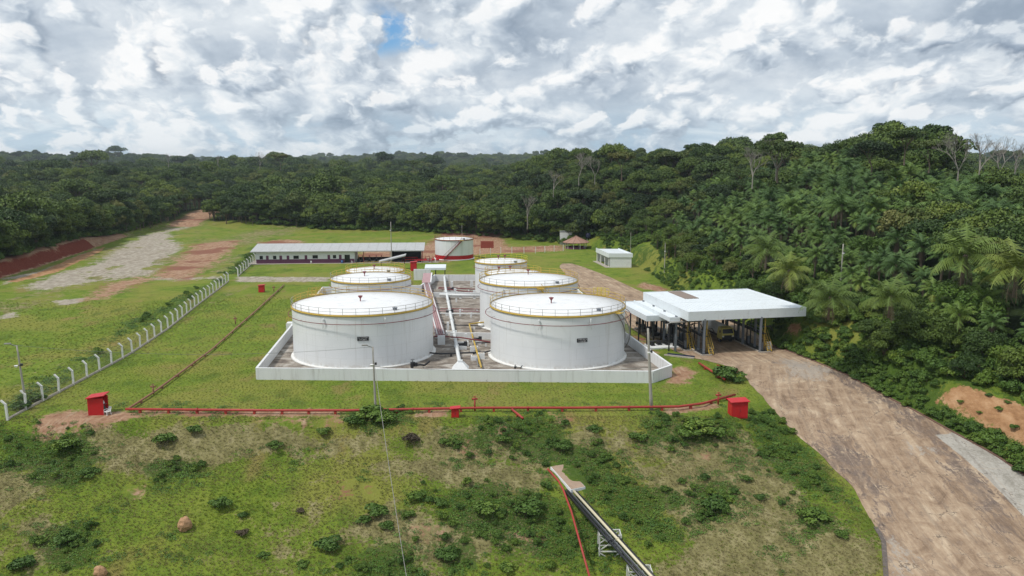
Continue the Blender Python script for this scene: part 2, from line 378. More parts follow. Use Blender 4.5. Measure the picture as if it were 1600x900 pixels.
LUSH = [pp(*q) for q in [
    [(760, 655), (840, 650), (900, 690), (960, 700), (960, 740), (1010, 760), (1080, 770), (1070, 790), (1020, 800), (1075, 830), (1040, 850), (960, 800), (900, 760), (850, 720), (800, 700), (740, 690)],
    [(1060, 655), (1145, 655), (1150, 685), (1100, 700), (1040, 690)], [(680, 770), (760, 750), (850, 770), (900, 800), (890, 830), (930, 870), (880, 880), (780, 850), (700, 820)],
    [(1075, 765), (1130, 755), (1155, 780), (1140, 815), (1090, 810)], [(1240, 785), (1300, 790), (1310, 830), (1260, 850)],
    [(1160, 645), (1205, 640), (1262, 700), (1320, 770), (1325, 785), (1290, 775), (1220, 740), (1180, 690)], [(60, 690), (140, 670), (150, 720), (120, 770), (40, 760)],
    [(0, 665), (60, 680), (90, 700), (60, 740), (0, 735)], [(225, 725), (300, 720), (320, 740), (250, 755)], [(60, 840), (150, 810), (145, 880), (80, 890)],
    [(535, 870), (600, 850), (650, 870), (640, 905), (560, 905)], [(680, 850), (740, 835), (740, 890), (700, 895)], [(530, 640), (640, 640), (640, 668), (560, 670)],
    [(695, 672), (770, 680), (760, 705), (700, 700)], [(1000, 655), (1050, 650), (1050, 690), (1010, 700)], [(900, 800), (960, 830), (940, 870), (880, 850)]]]
FIELD = [pp(*q) for q in [
    [(0, 640), (60, 590), (200, 500), (340, 432), (352, 440), (200, 530), (110, 590), (50, 640), (0, 660)],
    [(340, 428), (398, 385), (425, 390), (372, 430)]]]
DRY = [pp(*q) for q in [
    [(140, 682), (300, 668), (520, 676), (700, 690), (860, 690), (1010, 700), (1160, 690), (1210, 720), (1000, 705), (720, 712), (430, 706), (160, 735)],
    [(590, 725), (760, 728), (820, 745), (720, 760), (640, 750)], [(600, 790), (800, 840), (700, 870), (640, 860), (560, 830)], [(1000, 740), (1160, 720), (1230, 760), (1370, 860), (1370, 920), (1000, 920), (1080, 850)],
    [(30, 820), (60, 800), (110, 840), (60, 880)], [(0, 735), (100, 750), (60, 770), (0, 765)]]]
DIRT = [pp(*q) for q in [
    [(48, 672), (85, 645), (130, 640), (215, 645), (240, 652), (130, 668), (90, 684)], [(215, 640), (530, 641), (545, 651), (230, 650)],
    [(130, 470), (160, 446), (215, 432), (240, 436), (160, 468)], [(238, 432), (262, 415), (300, 382), (378, 374), (368, 388), (330, 415), (296, 438)],
    [(850, 640), (880, 650), (900, 660), (860, 655)], [(1040, 600), (1075, 598), (1090, 580), (1060, 572), (1045, 582)], [(400, 379), (440, 374), (478, 376), (470, 382), (420, 384)],
    [(560, 390), (660, 384), (700, 360), (780, 362), (795, 386), (880, 383), (880, 392), (750, 398), (700, 410), (560, 410)], [(1005, 440), (1045, 452), (1035, 458), (995, 448)],
    [(650, 640), (700, 640), (700, 650), (650, 650)], [(1025, 640), (1120, 630), (1120, 638), (1050, 648)], [(980, 520), (1010, 530), (1030, 560), (1010, 545)],
    [(400, 660), (430, 655), (530, 655), (530, 662)], [(525, 752), (548, 756), (552, 775), (530, 772)], [(570, 760), (592, 765), (588, 780), (572, 775)], [(775, 668), (792, 672), (790, 690), (772, 684)], [(715, 700), (745, 702), (742, 712), (712, 710)],
    [(640, 818), (700, 826), (690, 838), (640, 832)], [(852, 728), (880, 726), (876, 736), (846, 742)], [(800, 832), (850, 838), (845, 848), (800, 842)], [(205, 765), (222, 768), (218, 778), (200, 776)], [(1085, 712), (1110, 705), (1105, 716), (1085, 720)]]]
GRAV = [pp(*q) for q in [
    [(35, 448), (80, 430), (150, 410), (190, 385), (215, 370), (300, 349), (306, 353), (262, 364), (275, 370), (285, 385), (262, 412), (238, 430), (150, 440), (60, 455)],
    [(370, 432), (515, 433), (515, 440), (370, 441)], [(82, 470), (135, 465), (132, 472), (92, 478)], [(0, 492), (25, 488), (22, 497), (0, 499)], [(235, 432), (340, 432), (345, 437), (235, 437)],
    [(0, 436), (60, 424), (130, 396), (150, 388), (150, 392), (60, 430), (0, 446)]]]
ORANGE = [np.array([tuple(at(u, v, True)[:2]) for u, v in q]) for q in [[(1458, 626), (1495, 600), (1600, 634), (1700, 680), (1700, 725), (1600, 695), (1540, 662), (1490, 640)],
          [(1232, 508), (1250, 506), (1252, 524), (1228, 522)]]]
ORANGE.append(pp((10, 440), (60, 426), (120, 400), (165, 385), (158, 393), (90, 425), (25, 441)))
m_lush = np.maximum(pmask(LUSH, 2.6), .5*pmask(FIELD, 4))
def dryn(x, y): return (y < 96)*(.16+.70*fbm(x, y, .085, 4, 88))+(x < -68)*(y > 100)*(.22+.95*fbm(x*.8, y*.45, .045, 4, 89))
m_dirt_track = np.array([(-172, 400), (-158, 400), (-166, 455), (-174, 520), (-184, 520), (-184, 455)])
m_dry = np.clip(pmask(DRY, 4)+np.clip(dryn(fxx, fyy), 0, 1)*(fxx < np.interp(fyy, ROAD_Y, ROAD_L)), 0, 1)
YD = (2, 3, 6, 7)
m_dirt = np.maximum(pmask([P for i, P in enumerate(DIRT) if i not in YD]+[m_dirt_track], 2.2), pmask([DIRT[i] for i in YD], 7))
m_grav = np.maximum(pmask([GRAV[i] for i in (1, 2, 3, 5)], 2.2), pmask([GRAV[0], GRAV[4]], 6.5)); m_or = pmask(ORANGE, 1.3)
m_dirt = np.maximum(m_dirt, ((fxx < -100) & (fyy < 345) & (fyy > 120) & (DC < -.4))*sst(-DC, .4, 1.5)*(1-sst(-DC, 6.0, 8.)))
m_dirt = np.maximum(m_dirt, (DC < 0)*(fxx < -100)*(fyy > 120)*(fyy < 330)*sst(-DC, 0, 1)*(1-sst(-DC, 7, 9)))
m_lush = np.maximum(m_lush, (fxx > 25)*(fyy > 66)*(fyy < 300)*np.where(fyy < 122, .9, .62)*sst(DC, -14, -3)*(1-sst(DC, .5, 2.5))*(.75+.5*fbm(fxx, fyy, .1, 3, 91)))
m_forest = np.where((DC < 0), sst(-DC, 6, 14), 0)*np.where(fxx > 20, sst(-DC, 10, 16), 1)
m_forest = m_forest*(1-mask_at([m_dirt_track], fxx, fyy, 5))
roadd = (np.interp(fyy, ROAD_Y, ROAD_L)+.8 < fxx) & (np.interp(fyy, ROAD_Y, ROAD_R)-.8 > fxx) & (fyy > 41) & (fyy < 253)
# bund floor region too
BUND = [(-37.95, 115.6), (20.6, 113.7), (24.0, 117.3), (20.3, 140.5), (13.5, 214.6), (-20.9, 215.2), (-22.4, 196.2), (-46.3, 193.4)]
GZ[roadd] -= .35
GZ = GZ-np.where(inside(fxx, fyy, np.array(BUND)), .3*sst(sdist(fxx, fyy, np.array(BUND)), .5, 1.5), 0)
nx, ny = len(gx), len(gy)
idx = np.arange(nx*ny).reshape(ny, nx)
Q = np.stack([idx[:-1, :-1], idx[:-1, 1:], idx[1:, 1:], idx[1:, :-1]], -1).reshape(-1, 4)
def colattr(me, name, a, b, c, d):
    at_ = me.color_attributes.new(name, 'FLOAT_COLOR', 'POINT')
    at_.data.foreach_set('color', np.stack([a, b, c, d], -1).astype(np.float32).ravel())
m, t, b = mat('ground_surface')
geo = t.new('ShaderNodeNewGeometry').outputs['Position']
A1 = t.new('ShaderNodeAttribute', attribute_name='cover_a'); A2 = t.new('ShaderNodeAttribute', attribute_name='cover_b')
s1 = t.new('ShaderNodeSeparateColor'); t.l.new(A1.outputs[0], s1.inputs[0]); s2 = t.new('ShaderNodeSeparateColor'); t.l.new(A2.outputs[0], s2.inputs[0])
n_m = t.noise(geo, .35, 6, .65); n_f = t.noise(geo, 2.2, 5, .65); n_b = t.noise(geo, .06, 4, .5); n_x = t.noise(t.mapping(geo, (1, .5, 1), (0, 0, .5)), .9, 5, .6)
grass = t.ramp(t.math('ADD', t.math('MULTIPLY', n_m, .55), t.math('MULTIPLY', n_f, .45)), [(.3, (.070, .115, .016)), (.46, (.125, .185, .024)), (.58, (.18, .23, .032)), (.75, (.24, .25, .06))])
grass = t.mix(t.math('MULTIPLY', t.ss(n_b, .46, .62), .6), grass, (.24, .22, .055))
n_w = t.noise(t.mapping(geo, (1, .6, 1), (0, 0, .9)), .16, 5, .6)
grass = t.mix(t.math('MULTIPLY', t.ss(n_w, .56, .70), .6), grass, (.25, .17, .075))
grass = t.mix(t.math('MULTIPLY', t.ss(n_w, .44, .34), .5), grass, (.055, .10, .016))
def msk(sock, k=.9, lo=.44, hi=.60):
    return t.ss(t.math('ADD', sock, t.math('MULTIPLY', t.math('SUBTRACT', t.math('ADD', t.math('MULTIPLY', n_m, .6), t.math('MULTIPLY', n_f, .4)), .5), k*3.6)), lo, hi)
dry = t.ramp(n_x, [(.3, (.13, .12, .05)), (.5, (.215, .195, .085)), (.7, (.31, .275, .145))])
col = t.mix(msk(s1.outputs[0]), grass, dry)
lush = t.ramp(n_f, [(.3, (.032, .068, .012)), (.7, (.068, .125, .020))])
col = t.mix(t.math('MULTIPLY', msk(s1.outputs[1], .8), .88), col, lush)
grav = t.ramp(n_x, [(.3, (.23, .20, .155)), (.5, (.36, .32, .26)), (.7, (.48, .43, .36))])
grav = t.mix(t.math('MULTIPLY', t.ss(t.noise(t.mapping(geo, (1, .10, 1), (0, 0, rad(-32))), 1.2, 4, .6), .5, .62), .5), grav, (.26, .215, .16))
gm = t.math('MULTIPLY', A1.outputs[3], t.ss(t.noise(t.mapping(geo, (1, .45, 1), (0, 0, .3)), .085, 5, .6), .36, .50, .25, 1))
col = t.mix(msk(gm, .8, .34, .72), col, grav)
dirt = t.ramp(t.noise(geo, .8, 6, .65), [(.3, (.21, .11, .065)), (.5, (.32, .19, .12)), (.7, (.42, .28, .18))])
rut = t.noise(t.mapping(geo, (1, .10, 1), (0, 0, rad(-32))), 1.6, 4, .6); dirt = t.mix(t.math('MULTIPLY', t.ss(rut, .5, .62), .45), dirt, (.46, .34, .24))
dirt = t.mix(t.ss(n_b, .52, .60), dirt, t.mix(n_f, (.20, .085, .055), (.27, .13, .09)))
col = t.mix(msk(s1.outputs[2], .8, .36, .72), col, dirt)
orange = t.ramp(n_x, [(.3, (.24, .125, .06)), (.5, (.38, .215, .11)), (.7, (.48, .30, .17))])
col = t.mix(msk(s2.outputs[0], .5), col, orange)
forest = t.ramp(t.noise(geo, .09, 8, .7), [(.3, (.012, .022, .009)), (.5, (.026, .042, .014)), (.7, (.05, .07, .02))])
col = t.mix(s2.outputs[1], col, forest)
red = t.ramp(n_f, [(.3, (.13, .028, .018)), (.7, (.22, .062, .036))])
col = t.mix(msk(s2.outputs[2], .5), col, red)
t.put(b.inputs['Base Color'], col); b.inputs['Roughness'].default_value = .95; b.inputs['Specular IOR Level'].default_value = .1
t.put(b.inputs['Normal'], t.bump(t.math('ADD', n_f, t.math('MULTIPLY', n_m, 1.5)), .7, .35)); M['ground'] = m
m_red = ((fxx < -100) & (fyy < 300) & (fyy > 100))*np.where(DC < 0, sst(-DC, 0.2, 1.6)*(1-sst(-DC, 3.2, 6.2))*(.55+.6*fbm(fxx, fyy, .09, 3, 93)+.25), 0)
me = np_mesh('ground', np.stack([fxx, fyy, GZ], -1), Q, M['ground'], smooth=True)
colattr(me, 'cover_a', m_dry, m_lush, m_dirt, m_grav); colattr(me, 'cover_b', m_or, m_forest, m_red, m_red*0)
tag(link('ground', me), kind='structure')

# ------------------------------------------------------------------ road
ys = np.concatenate([np.arange(41, 128, .7), np.arange(128, 254, 1.2)]); nu = 46
RL, RR = np.interp(ys, ROAD_Y, ROAD_L), np.interp(ys, ROAD_Y, ROAD_R)
k = np.ones(7)/7
RLs, RRs = np.convolve(np.pad(RL, 3, 'edge'), k, 'valid'), np.convolve(np.pad(RR, 3, 'edge'), k, 'valid')
RLs = RLs+.28*fbm(ys, ys*0, .3, 3, 61)
uu = np.linspace(0, 1, nu)
X = RLs[:, None]*(1-uu)+RRs[:, None]*uu; Y = np.repeat(ys[:, None], nu, 1)
Z = h_base(X.ravel(), Y.ravel())+.05
idx = np.arange(len(ys)*nu).reshape(len(ys), nu)
Q = np.stack([idx[:-1, :-1], idx[:-1, 1:], idx[1:, 1:], idx[1:, :-1]], -1).reshape(-1, 4)
rx, ry = X.ravel(), Y.ravel()
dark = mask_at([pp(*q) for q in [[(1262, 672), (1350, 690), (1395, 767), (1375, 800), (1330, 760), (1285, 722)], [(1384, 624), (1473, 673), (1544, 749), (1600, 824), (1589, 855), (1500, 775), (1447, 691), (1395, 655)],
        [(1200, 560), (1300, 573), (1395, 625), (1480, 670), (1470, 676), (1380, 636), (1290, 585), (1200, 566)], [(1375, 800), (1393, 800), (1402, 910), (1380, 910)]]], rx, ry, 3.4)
pale = mask_at([pp(*q) for q in [[(1462, 681), (1503, 674), (1620, 755), (1620, 830), (1545, 750)]]], rx, ry, .3)
pale2 = mask_at([pp(*q) for q in [[(1212, 556), (1300, 576), (1296, 598), (1235, 592)], [(1390, 850), (1420, 840), (1430, 905), (1400, 905)], [(1420, 690), (1455, 700), (1450, 715), (1425, 705)]]], rx, ry, 2.6)
m, t, b = mat('worn_concrete_road')
uvn = t.new('ShaderNodeAttribute', attribute_name='lane'); S = t.new('ShaderNodeSeparateXYZ'); t.l.new(uvn.outputs[1], S.inputs[0])
A1 = t.new('ShaderNodeAttribute', attribute_name='wear'); s1 = t.new('ShaderNodeSeparateColor'); t.l.new(A1.outputs[0], s1.inputs[0])
lane = t.mapping(uvn.outputs[1], (1, .12, 1))
n1 = t.noise(lane, .9, 7, .65, .4); n2 = t.noise(uvn.outputs[1], .35, 7, .68, .8); n3 = t.noise(uvn.outputs[1], 3., 5, .6)
n4 = t.noise(t.mapping(uvn.outputs[1], (1, .35, 1), (0, 0, .5)), .8, 7, .7, 1.5)
col = t.ramp(t.math('ADD', t.math('MULTIPLY', n1, .5), t.math('MULTIPLY', n2, .5)), [(.36, (.17, .115, .078)), (.46, (.30, .212, .142)), (.55, (.41, .305, .21)), (.66, (.56, .45, .325))])
col = t.mix(t.math('MULTIPLY', t.ss(n4, .52, .66), .5), col, (.17, .125, .10))
col = t.mix(t.math('MULTIPLY', t.ss(n2, .58, .68), .45), col, (.45, .36, .26))
def msr(s, k=1.6): return t.ss(t.math('ADD', s, t.math('MULTIPLY', t.math('SUBTRACT', t.math('ADD', t.math('MULTIPLY', n4, .7), t.math('MULTIPLY', n3, .3)), .5), k)), .48, .85)
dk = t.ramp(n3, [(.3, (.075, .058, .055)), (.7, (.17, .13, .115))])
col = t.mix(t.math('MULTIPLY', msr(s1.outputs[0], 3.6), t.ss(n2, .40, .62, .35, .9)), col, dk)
col = t.mix(t.math('MULTIPLY', msr(s1.outputs[2], 4.), .7), col, (.40, .36, .31))
pl = t.ramp(t.math('ADD', t.math('MULTIPLY', n3, .4), t.math('MULTIPLY', n2, .6)), [(.38, (.26, .245, .21)), (.55, (.42, .40, .36))])
col = t.mix(t.math('MULTIPLY', t.ss(s1.outputs[1], .35, .65), .95), col, pl)
trk = t.math('ABSOLUTE', t.math('SUBTRACT', t.math('FRACT', t.math('DIVIDE', t.math('ADD', S.outputs[0], t.math('MULTIPLY', n2, 1.2)), 2.6)), .5))
col = t.mix(t.math('MULTIPLY', t.ss(trk, .36, .46), t.math('MULTIPLY', t.ss(n1, .42, .6), .32)), col, (.12, .09, .07))
vo = t.new('ShaderNodeTexVoronoi', feature='DISTANCE_TO_EDGE'); t.put(vo.inputs['Vector'], t.vmath('ADD', uvn.outputs[1], t.vmath('SCALE', t.noise(uvn.outputs[1], .9, 4, .6, 0, 1), None, 2.4))); vo.inputs['Scale'].default_value = .22
crk = t.math('MULTIPLY', t.ss(vo.outputs['Distance'], .016, .004), t.ss(n2, .44, .58)); col = t.mix(t.math('MULTIPLY', crk, .7), col, (.07, .055, .045))
fine = t.noise(t.mapping(uvn.outputs[1], (1, .3, 1)), 5.5, 6, .7); col = t.mix(t.math('MULTIPLY', t.ss(fine, .5, .72), .30), col, (.14, .105, .085)); col = t.mix(t.math('MULTIPLY', t.ss(fine, .48, .3), .25), col, (.50, .42, .33))
# expansion joints
fx = t.math('ABSOLUTE', t.math('SUBTRACT', t.math('FRACT', t.math('DIVIDE', S.outputs[0], 5.2)), .5)); fy = t.math('ABSOLUTE', t.math('SUBTRACT', t.math('FRACT', t.math('DIVIDE', S.outputs[1], 7.5)), .5))
j = t.math('MAXIMUM', t.ss(fx, .488, .494), t.ss(fy, .4915, .496))
col = t.mix(t.math('MULTIPLY', j, t.math('MULTIPLY', t.ss(n2, .42, .58), .5)), col, (.42, .33, .24))
t.put(b.inputs['Base Color'], col); b.inputs['Roughness'].default_value = .9; b.inputs['Specular IOR Level'].default_value = .2
t.put(b.inputs['Normal'], t.bump(t.math('SUBTRACT', n3, t.math('MULTIPLY', j, 2)), .35, .05)); M['road'] = m
me = np_mesh('road', np.stack([rx, ry, Z], -1), Q, m, smooth=True)
colattr(me, 'wear', dark, pale, pale2, dark*0)
la = me.attributes.new('lane', 'FLOAT_VECTOR', 'POINT')
la.data.foreach_set('vector', np.stack([rx+.14*(ry-60)-.0035*(ry-60)**2*(ry < 125), ry, ry*0], -1).astype(np.float32).ravel())
tag(link('road', me), kind='structure')
# gutter kerbs: a dark reddish stone one at the right, a concrete lip bottom left
def strip_kerb(name, pts, w, hgt, material, gap=0):
    ob = MB()
    for i in range(len(pts)-1):
        a, c = Vector(pts[i]), Vector(pts[i+1]); ob.bar(a+Vector((0, 0, hgt/2-.12)), c+Vector((0, 0, hgt/2-.12)), w, hgt+.1)
    return tag(ob.build(name, material), kind='structure')
kp = [(np.interp(y, ROAD_Y, ROAD_R)+.15, y) for y in np.arange(70, 136, 1.5)]
strip_kerb('road_kerb', [(x, y, float(h_base(np.array([x]), np.array([y]))[0])) for x, y in kp], .3, .22, plain('reddish_kerb_stone', (.17, .10, .075), .9, 0, .3, 2, (.07, .05, .04), .6))
kp = [(np.interp(y, ROAD_Y, ROAD_L)-.1, y) for y in np.arange(60, 80, 1.2)]
strip_kerb('road_gutter', [(x, y, float(h_base(np.array([x]), np.array([y]))[0])) for x, y in kp], .45, .16, plain('stained_gutter', (.12, .10, .09), .9, 0, .3, 2, (.3, .27, .22), .5))

# ------------------------------------------------------------------ bund floor and walls
m, t, b = mat('stained_bund_floor'); geo = t.coord()
n1 = t.noise(t.mapping(geo, (.6, 1, 1), (0, 0, .3)), .5, 9, .7, .8); n2 = t.noise(geo, 3, 5, .6)
col = t.ramp(n1, [(.32, (.07, .058, .05)), (.43, (.16, .13, .105)), (.54, (.28, .245, .205)), (.64, (.45, .42, .38))])
col = t.mix(t.math('MULTIPLY', t.ss(n2, .5, .7), .35), col, (.1, .08, .06))
t.put(b.inputs['Base Color'], col); b.inputs['Roughness'].default_value = .85; t.put(b.inputs['Normal'], t.bump(n1, .4, .1)); M['floor'] = m
tag(MB().prism(BUND, -.3, .04).build('bund_floor', m), kind='structure')
# each run of masonry panels between expansion joints is one piece of the wall
def wall_run(parent, a, c, th, z0, z1, panel=6.5, gap=.02, name='wall_panel', mt=None):
    a, c = Vector((a[0], a[1], 0)), Vector((c[0], c[1], 0)); L = (c-a).length; n = max(1, round(L/panel)); d = (c-a)/L; nrm = Vector((-d.y, d.x, 0))*th/2
    for i in range(n):
        p, q = a+d*(L*i/n+gap), a+d*(L*(i+1)/n-gap); jz = random.uniform(-.012, .012)
        MB().prism([(p-nrm)[:2], (q-nrm)[:2], (q+nrm)[:2], (p+nrm)[:2]], z0, z1+jz).build(name, mt or M['wall'], parent)
    # recessed joint core, narrower than the panels
    MB().prism([(a-nrm*.8)[:2], (c-nrm*.8)[:2], (c+nrm*.8)[:2], (a+nrm*.8)[:2]], z0, z1-.03).build('wall_core', mt or M['wall'], parent)
bw = thing('bund_wall', 'low white containment wall enclosing the six storage tanks', 'wall', (0, 0, 0))
wall_run(bw, BUND[0], BUND[1], .35, -.4, 1.8); wall_run(bw, BUND[1], BUND[2], .35, -.4, 1.8, 9); wall_run(bw, BUND[2], BUND[3], .35, -.4, 1.8)
wall_run(bw, BUND[3], BUND[4], .35, -.4, 1.8, 12); wall_run(bw, BUND[4], BUND[5], .35, -.4, 1.75, 9); wall_run(bw, BUND[6], BUND[7], .35, -.4, 1.8, 8); wall_run(bw, BUND[7], BUND[0], .35, -.4, 1.8)
wall_run(bw, (-22.6, 196.2), (-20.9, 215.2), .35, -.4, 1.8, 9)
# inner dividing walls
dv = thing('dividing_wall', 'low white dividing wall behind the front left tank', 'wall', (0, 0, 0)); wall_run(dv, (-41.2, 149.5), (-17, 149.8), .3, -.2, 1.5, 8)
dv = thing('dividing_wall', 'low white dividing wall between pipe rack and second right tank', 'wall', (0, 0, 0)); wall_run(dv, (-18.8, 188.5), (-7, 188.2), .3, -.2, 1.3, 6)
dv = thing('dividing_wall', 'low white dividing wall right of the pipe rack by yellow pipe', 'wall', (0, 0, 0)); wall_run(dv, (-11.3, 143.2), (-3.8, 142.8), .3, -.2, 1.2, 4)
o = thing('masonry_box', 'tall white masonry wall block at the far end of the pink pipe rack', 'wall', (-24.6, 217, 0))
wall_run(o, (-2.3, 0), (2.3, .2), .5, -.2, 3.0, 2.3)

# ------------------------------------------------------------------ tanks
def ringpts(R, z, n=72, a0=0, a1=2*math.pi, closed=True):
    k = n if closed else n+1
    return [(R*math.cos(a0+(a1-a0)*i/n), R*math.sin(a0+(a1-a0)*i/n), z) for i in range(k)]
sign_mat = plain('black_sign_plate', (.015, .017, .02), .5)
glyph_mat = plain('white_sign_lettering', (.7, .7, .7), .6)
shell_cache = {}
def tank(label, cx, cy, R, h, rail=True, band=False, sign=None, ring=True, railmat='railgrey', vents=((0, .1),), stair=None, npost=36, foam=(), backyellow=True, ro=.4):
    r = thing('storage_tank', label, 'storage tank', (cx, cy, 0), 0, 'white storage tanks')
    b0 = .9 if False else 0
    if band:
        MB().lathe([(R+.012, 0), (R+.012, 1.55)], 96).build('painted_band', M['redband'], r, True)
    z0 = 1.55 if band else 0
    sh = MB(); ncr = 5; prof = [(R, z0)]
    for i in range(1, ncr):
        z = z0+(h-z0)*i/ncr; prof += [(R, z)]
    prof.append((R, h)); sh.lathe(prof, 96); sh.build('shell', M['tankpaint'], r, True)
    MB().lathe([(0.01, h+.55), (R*.5, h+.36), (R+.03, h+.02), (R+.03, h-.05)], 96).build('roof', M['roofwhite'], r, True)
    MB().lathe([(R+.02, h-.16), (R+.16, h-.16), (R+.16, h+.07), (R-.02, h+.07)], 96).build('rim', M['yellow'] if not band else M['maroon'], r, True)
    MB().lathe([(R-.05, .02), (R+.5, .05), (R+.38, .22), (R-.02, .26)], 64).build('foundation_ring', M['post'], r, True)
    if ring:
        rg = MB().tube(ringpts(R+ro, h-1.25), .055, 6, True).build('sprinkler_ring', M['maroon'], r, True)
        br = MB(); 
        for i in range(16):
            a = 2*math.pi*i/16; br.bar((R*math.cos(a), R*math.sin(a), h-1.3), ((R+ro)*math.cos(a), (R+ro)*math.sin(a), h-1.3), .05)
        tag(br.build('bracket', M['railgrey'], rg), kind='stuff')
    if rail:
        zb = h+.05
        for part, zz in (('top_rail', 1.08), ('middle_rail', .56)):
            MB().tube(ringpts(R+.08, zb+zz, 72, math.pi, 2*math.pi, False), .032, 5).build(part, M[railmat], r, True)
            MB().tube(ringpts(R+.08, zb+zz, 72, 0, math.pi, False), .04, 5).build(part, M['yellow'] if backyellow else M[railmat], r, True)
        MB().lathe([(R+.05, zb), (R+.05, zb+.12)], 72).build('toe_board', M['yellow'], r, True)
        pm = MB().bar((0, 0, 0), (0, 0, 1.1), .055).mesh('post', M[railmat]); pm2 = MB().bar((0, 0, 0), (0, 0, 1.1), .06).mesh('post', M['yellow'])
        for i in range(npost):
            a = 2*math.pi*(i+.5)/npost
            link('post', pm if math.sin(a) < 0 or not backyellow else pm2, r, ((R+.08)*math.cos(a), (R+.08)*math.sin(a), zb), a)
    for vx, vy in vents:
        v = MB().cyl((vx*R, vy*R), .09, h+.1, h+1.0, 8).cyl((vx*R, vy*R), .10, h+.95, h+1.35, 10, .36).cyl((vx*R, vy*R), .42, h+1.34, h+1.44, 12, .38)
        v.build('roof_vent', M['maroon'], r)
    hx, hy = .55*R, -.62*R
    MB().cyl((hx, hy), .35, h+.1, h+.5, 12).cyl((hx, hy), .42, h+.5, h+.56, 12).build('roof_hatch', M['steel'], r)
    for a in foam:      # foam chambers: small bent pipes under the rim
        ca, sa = math.cos(a), math.sin(a)
        MB().tube([((R+.15)*ca, (R+.15)*sa, h-.4), ((R+.4)*ca, (R+.4)*sa, h-.9), ((R+.2)*ca, (R+.2)*sa, h-1.5), ((R+.6)*ca, (R+.6)*sa, h-2.0)], .05, 6).build('foam_pipe', M['paint'], r, True)
        MB().bar(((R+.1)*ca, (R+.1)*sa, h-.75), ((R+.42)*ca, (R+.42)*sa, h-.75), .2, .35).build('foam_chamber', M['paint'], r)
    if sign:
        a, zz, w, hh = sign; tv = Vector((-math.sin(a), math.cos(a), 0)); nv = Vector((math.cos(a), math.sin(a), 0)); c0 = nv*(R+.06)+Vector((0, 0, zz))
        sg = MB().hexa([c0-tv*w/2-nv*.1-Vector((0, 0, hh/2)), c0+tv*w/2-nv*.1-Vector((0, 0, hh/2)), c0+tv*w/2+nv*.02-Vector((0, 0, hh/2)), c0-tv*w/2+nv*.02-Vector((0, 0, hh/2))],
                       [c0-tv*w/2-nv*.1+Vector((0, 0, hh/2)), c0+tv*w/2-nv*.1+Vector((0, 0, hh/2)), c0+tv*w/2+nv*.02+Vector((0, 0, hh/2)), c0-tv*w/2+nv*.02+Vector((0, 0, hh/2))]).build('name_plate', sign_mat, r)
        gl = MB(); rs = random.Random(int(w*100+cx))
        for row, frac in ((.16, .78), (-.16, .66)):
            x = -w*frac/2
            while x < w*frac/2:
                gw = rs.uniform(.07, .12); cc = c0+tv*(x+gw/2)+nv*.032+Vector((0, 0, row*hh*1.5))
                k = rs.randint(0, 2)
                gl.bar(cc-tv*gw*.4-Vector((0, 0, hh*.13)), cc-tv*gw*.4+Vector((0, 0, hh*.13)), .03, .02, nv)
                if k > 0: gl.bar(cc-tv*gw*.4+Vector((0, 0, hh*.12)), cc+tv*gw*.4+Vector((0, 0, hh*.12)), .03, .02, nv)
                if k > 1: gl.bar(cc+tv*gw*.4-Vector((0, 0, hh*.13)), cc+tv*gw*.4+Vector((0, 0, hh*.13)), .03, .02, nv)
                if k != 1: gl.bar(cc-tv*gw*.4-Vector((0, 0, hh*.12)), cc+tv*gw*.4-Vector((0, 0, hh*.12)), .03, .02, nv)
                x += gw+.05 if rs.random() < .8 else gw+.16
        tag(gl.build('lettering', glyph_mat, sg), kind='stuff')
    if stair:
        a0, a1, za, zb2, mt, mt2 = stair; n = 26 if h > 7 else 22
        st = thing('x', '', '') if False else link('stairway', None, r)
        tr = MB().box((0, 0, 0), (.8, .28, .05)).mesh('tread', mt2)
        for i in range(n):
            f = (i+.5)/n; a = a0+(a1-a0)*f; z = za+(zb2-za)*f
            link('tread', tr, st, ((R+.48)*math.cos(a), (R+.48)*math.sin(a), z), a)
        for rr_, dz, w in ((.9, -.05, .05), (.06, -.05, .05)):
            MB().tube([((R+rr_)*math.cos(a0+(a1-a0)*f/24), (R+rr_)*math.sin(a0+(a1-a0)*f/24), za+(zb2-za)*f/24+dz) for f in range(25)], .09, 5).build('stringer', mt, st, True)
        MB().tube([((R+.92)*math.cos(a0+(a1-a0)*f/24), (R+.92)*math.sin(a0+(a1-a0)*f/24), za+(zb2-za)*f/24+1.0) for f in range(25)], .04, 5).build('handrail', mt, st, True)
        pm = MB().bar((0, 0, 0), (0, 0, 1.0), .05).mesh('baluster', mt)
        for f in range(0, 25, 4): link('baluster', pm, st, ((R+.92)*math.cos(a0+(a1-a0)*f/24), (R+.92)*math.sin(a0+(a1-a0)*f/24), za+(zb2-za)*f/24))
        aa = a0; MB().box(((R+.5)*math.cos(aa), (R+.5)*math.sin(aa), za+.05), (1.1, 1.3, .1), aa).build('landing', M['yellow'], st)
    return r
def az(px_frac, front=True):     # fraction across the visible half -> angle on the shell facing -Y
    return -math.acos(max(-1, min(1, px_frac)))
T1 = tank('front left white tank with black name plate, nearest the red pipe', -25.1, 132.9, 11.65, 8.5, sign=(az(.17), 4.9, 1.75, .62), vents=((-.02, -.1),), ro=.6, foam=(az(-.35), az(.45)))
R1 = tank('front right white tank with black name plate and stair beside the canopy', 7.6, 131.7, 11.2, 8.5, sign=(az(.29), 4.75, 1.7, .6), vents=((-.1, -.15),), foam=(az(-.3), az(.4)), ro=.85,
          stair=(az(.8), rad(12), 8.3, .6, M['railgrey'], M['railgrey']))
T2 = tank('second white tank on the left, behind the front left tank', -28.9, 162.6, 8.1, 8.5, vents=((-.15, -.1),), npost=28)
T3 = tank('third and farthest white tank of the left row, mostly hidden', -31.3, 181.6, 6.6, 7.5, vents=((0, -.2),), npost=22, railmat='yellow')
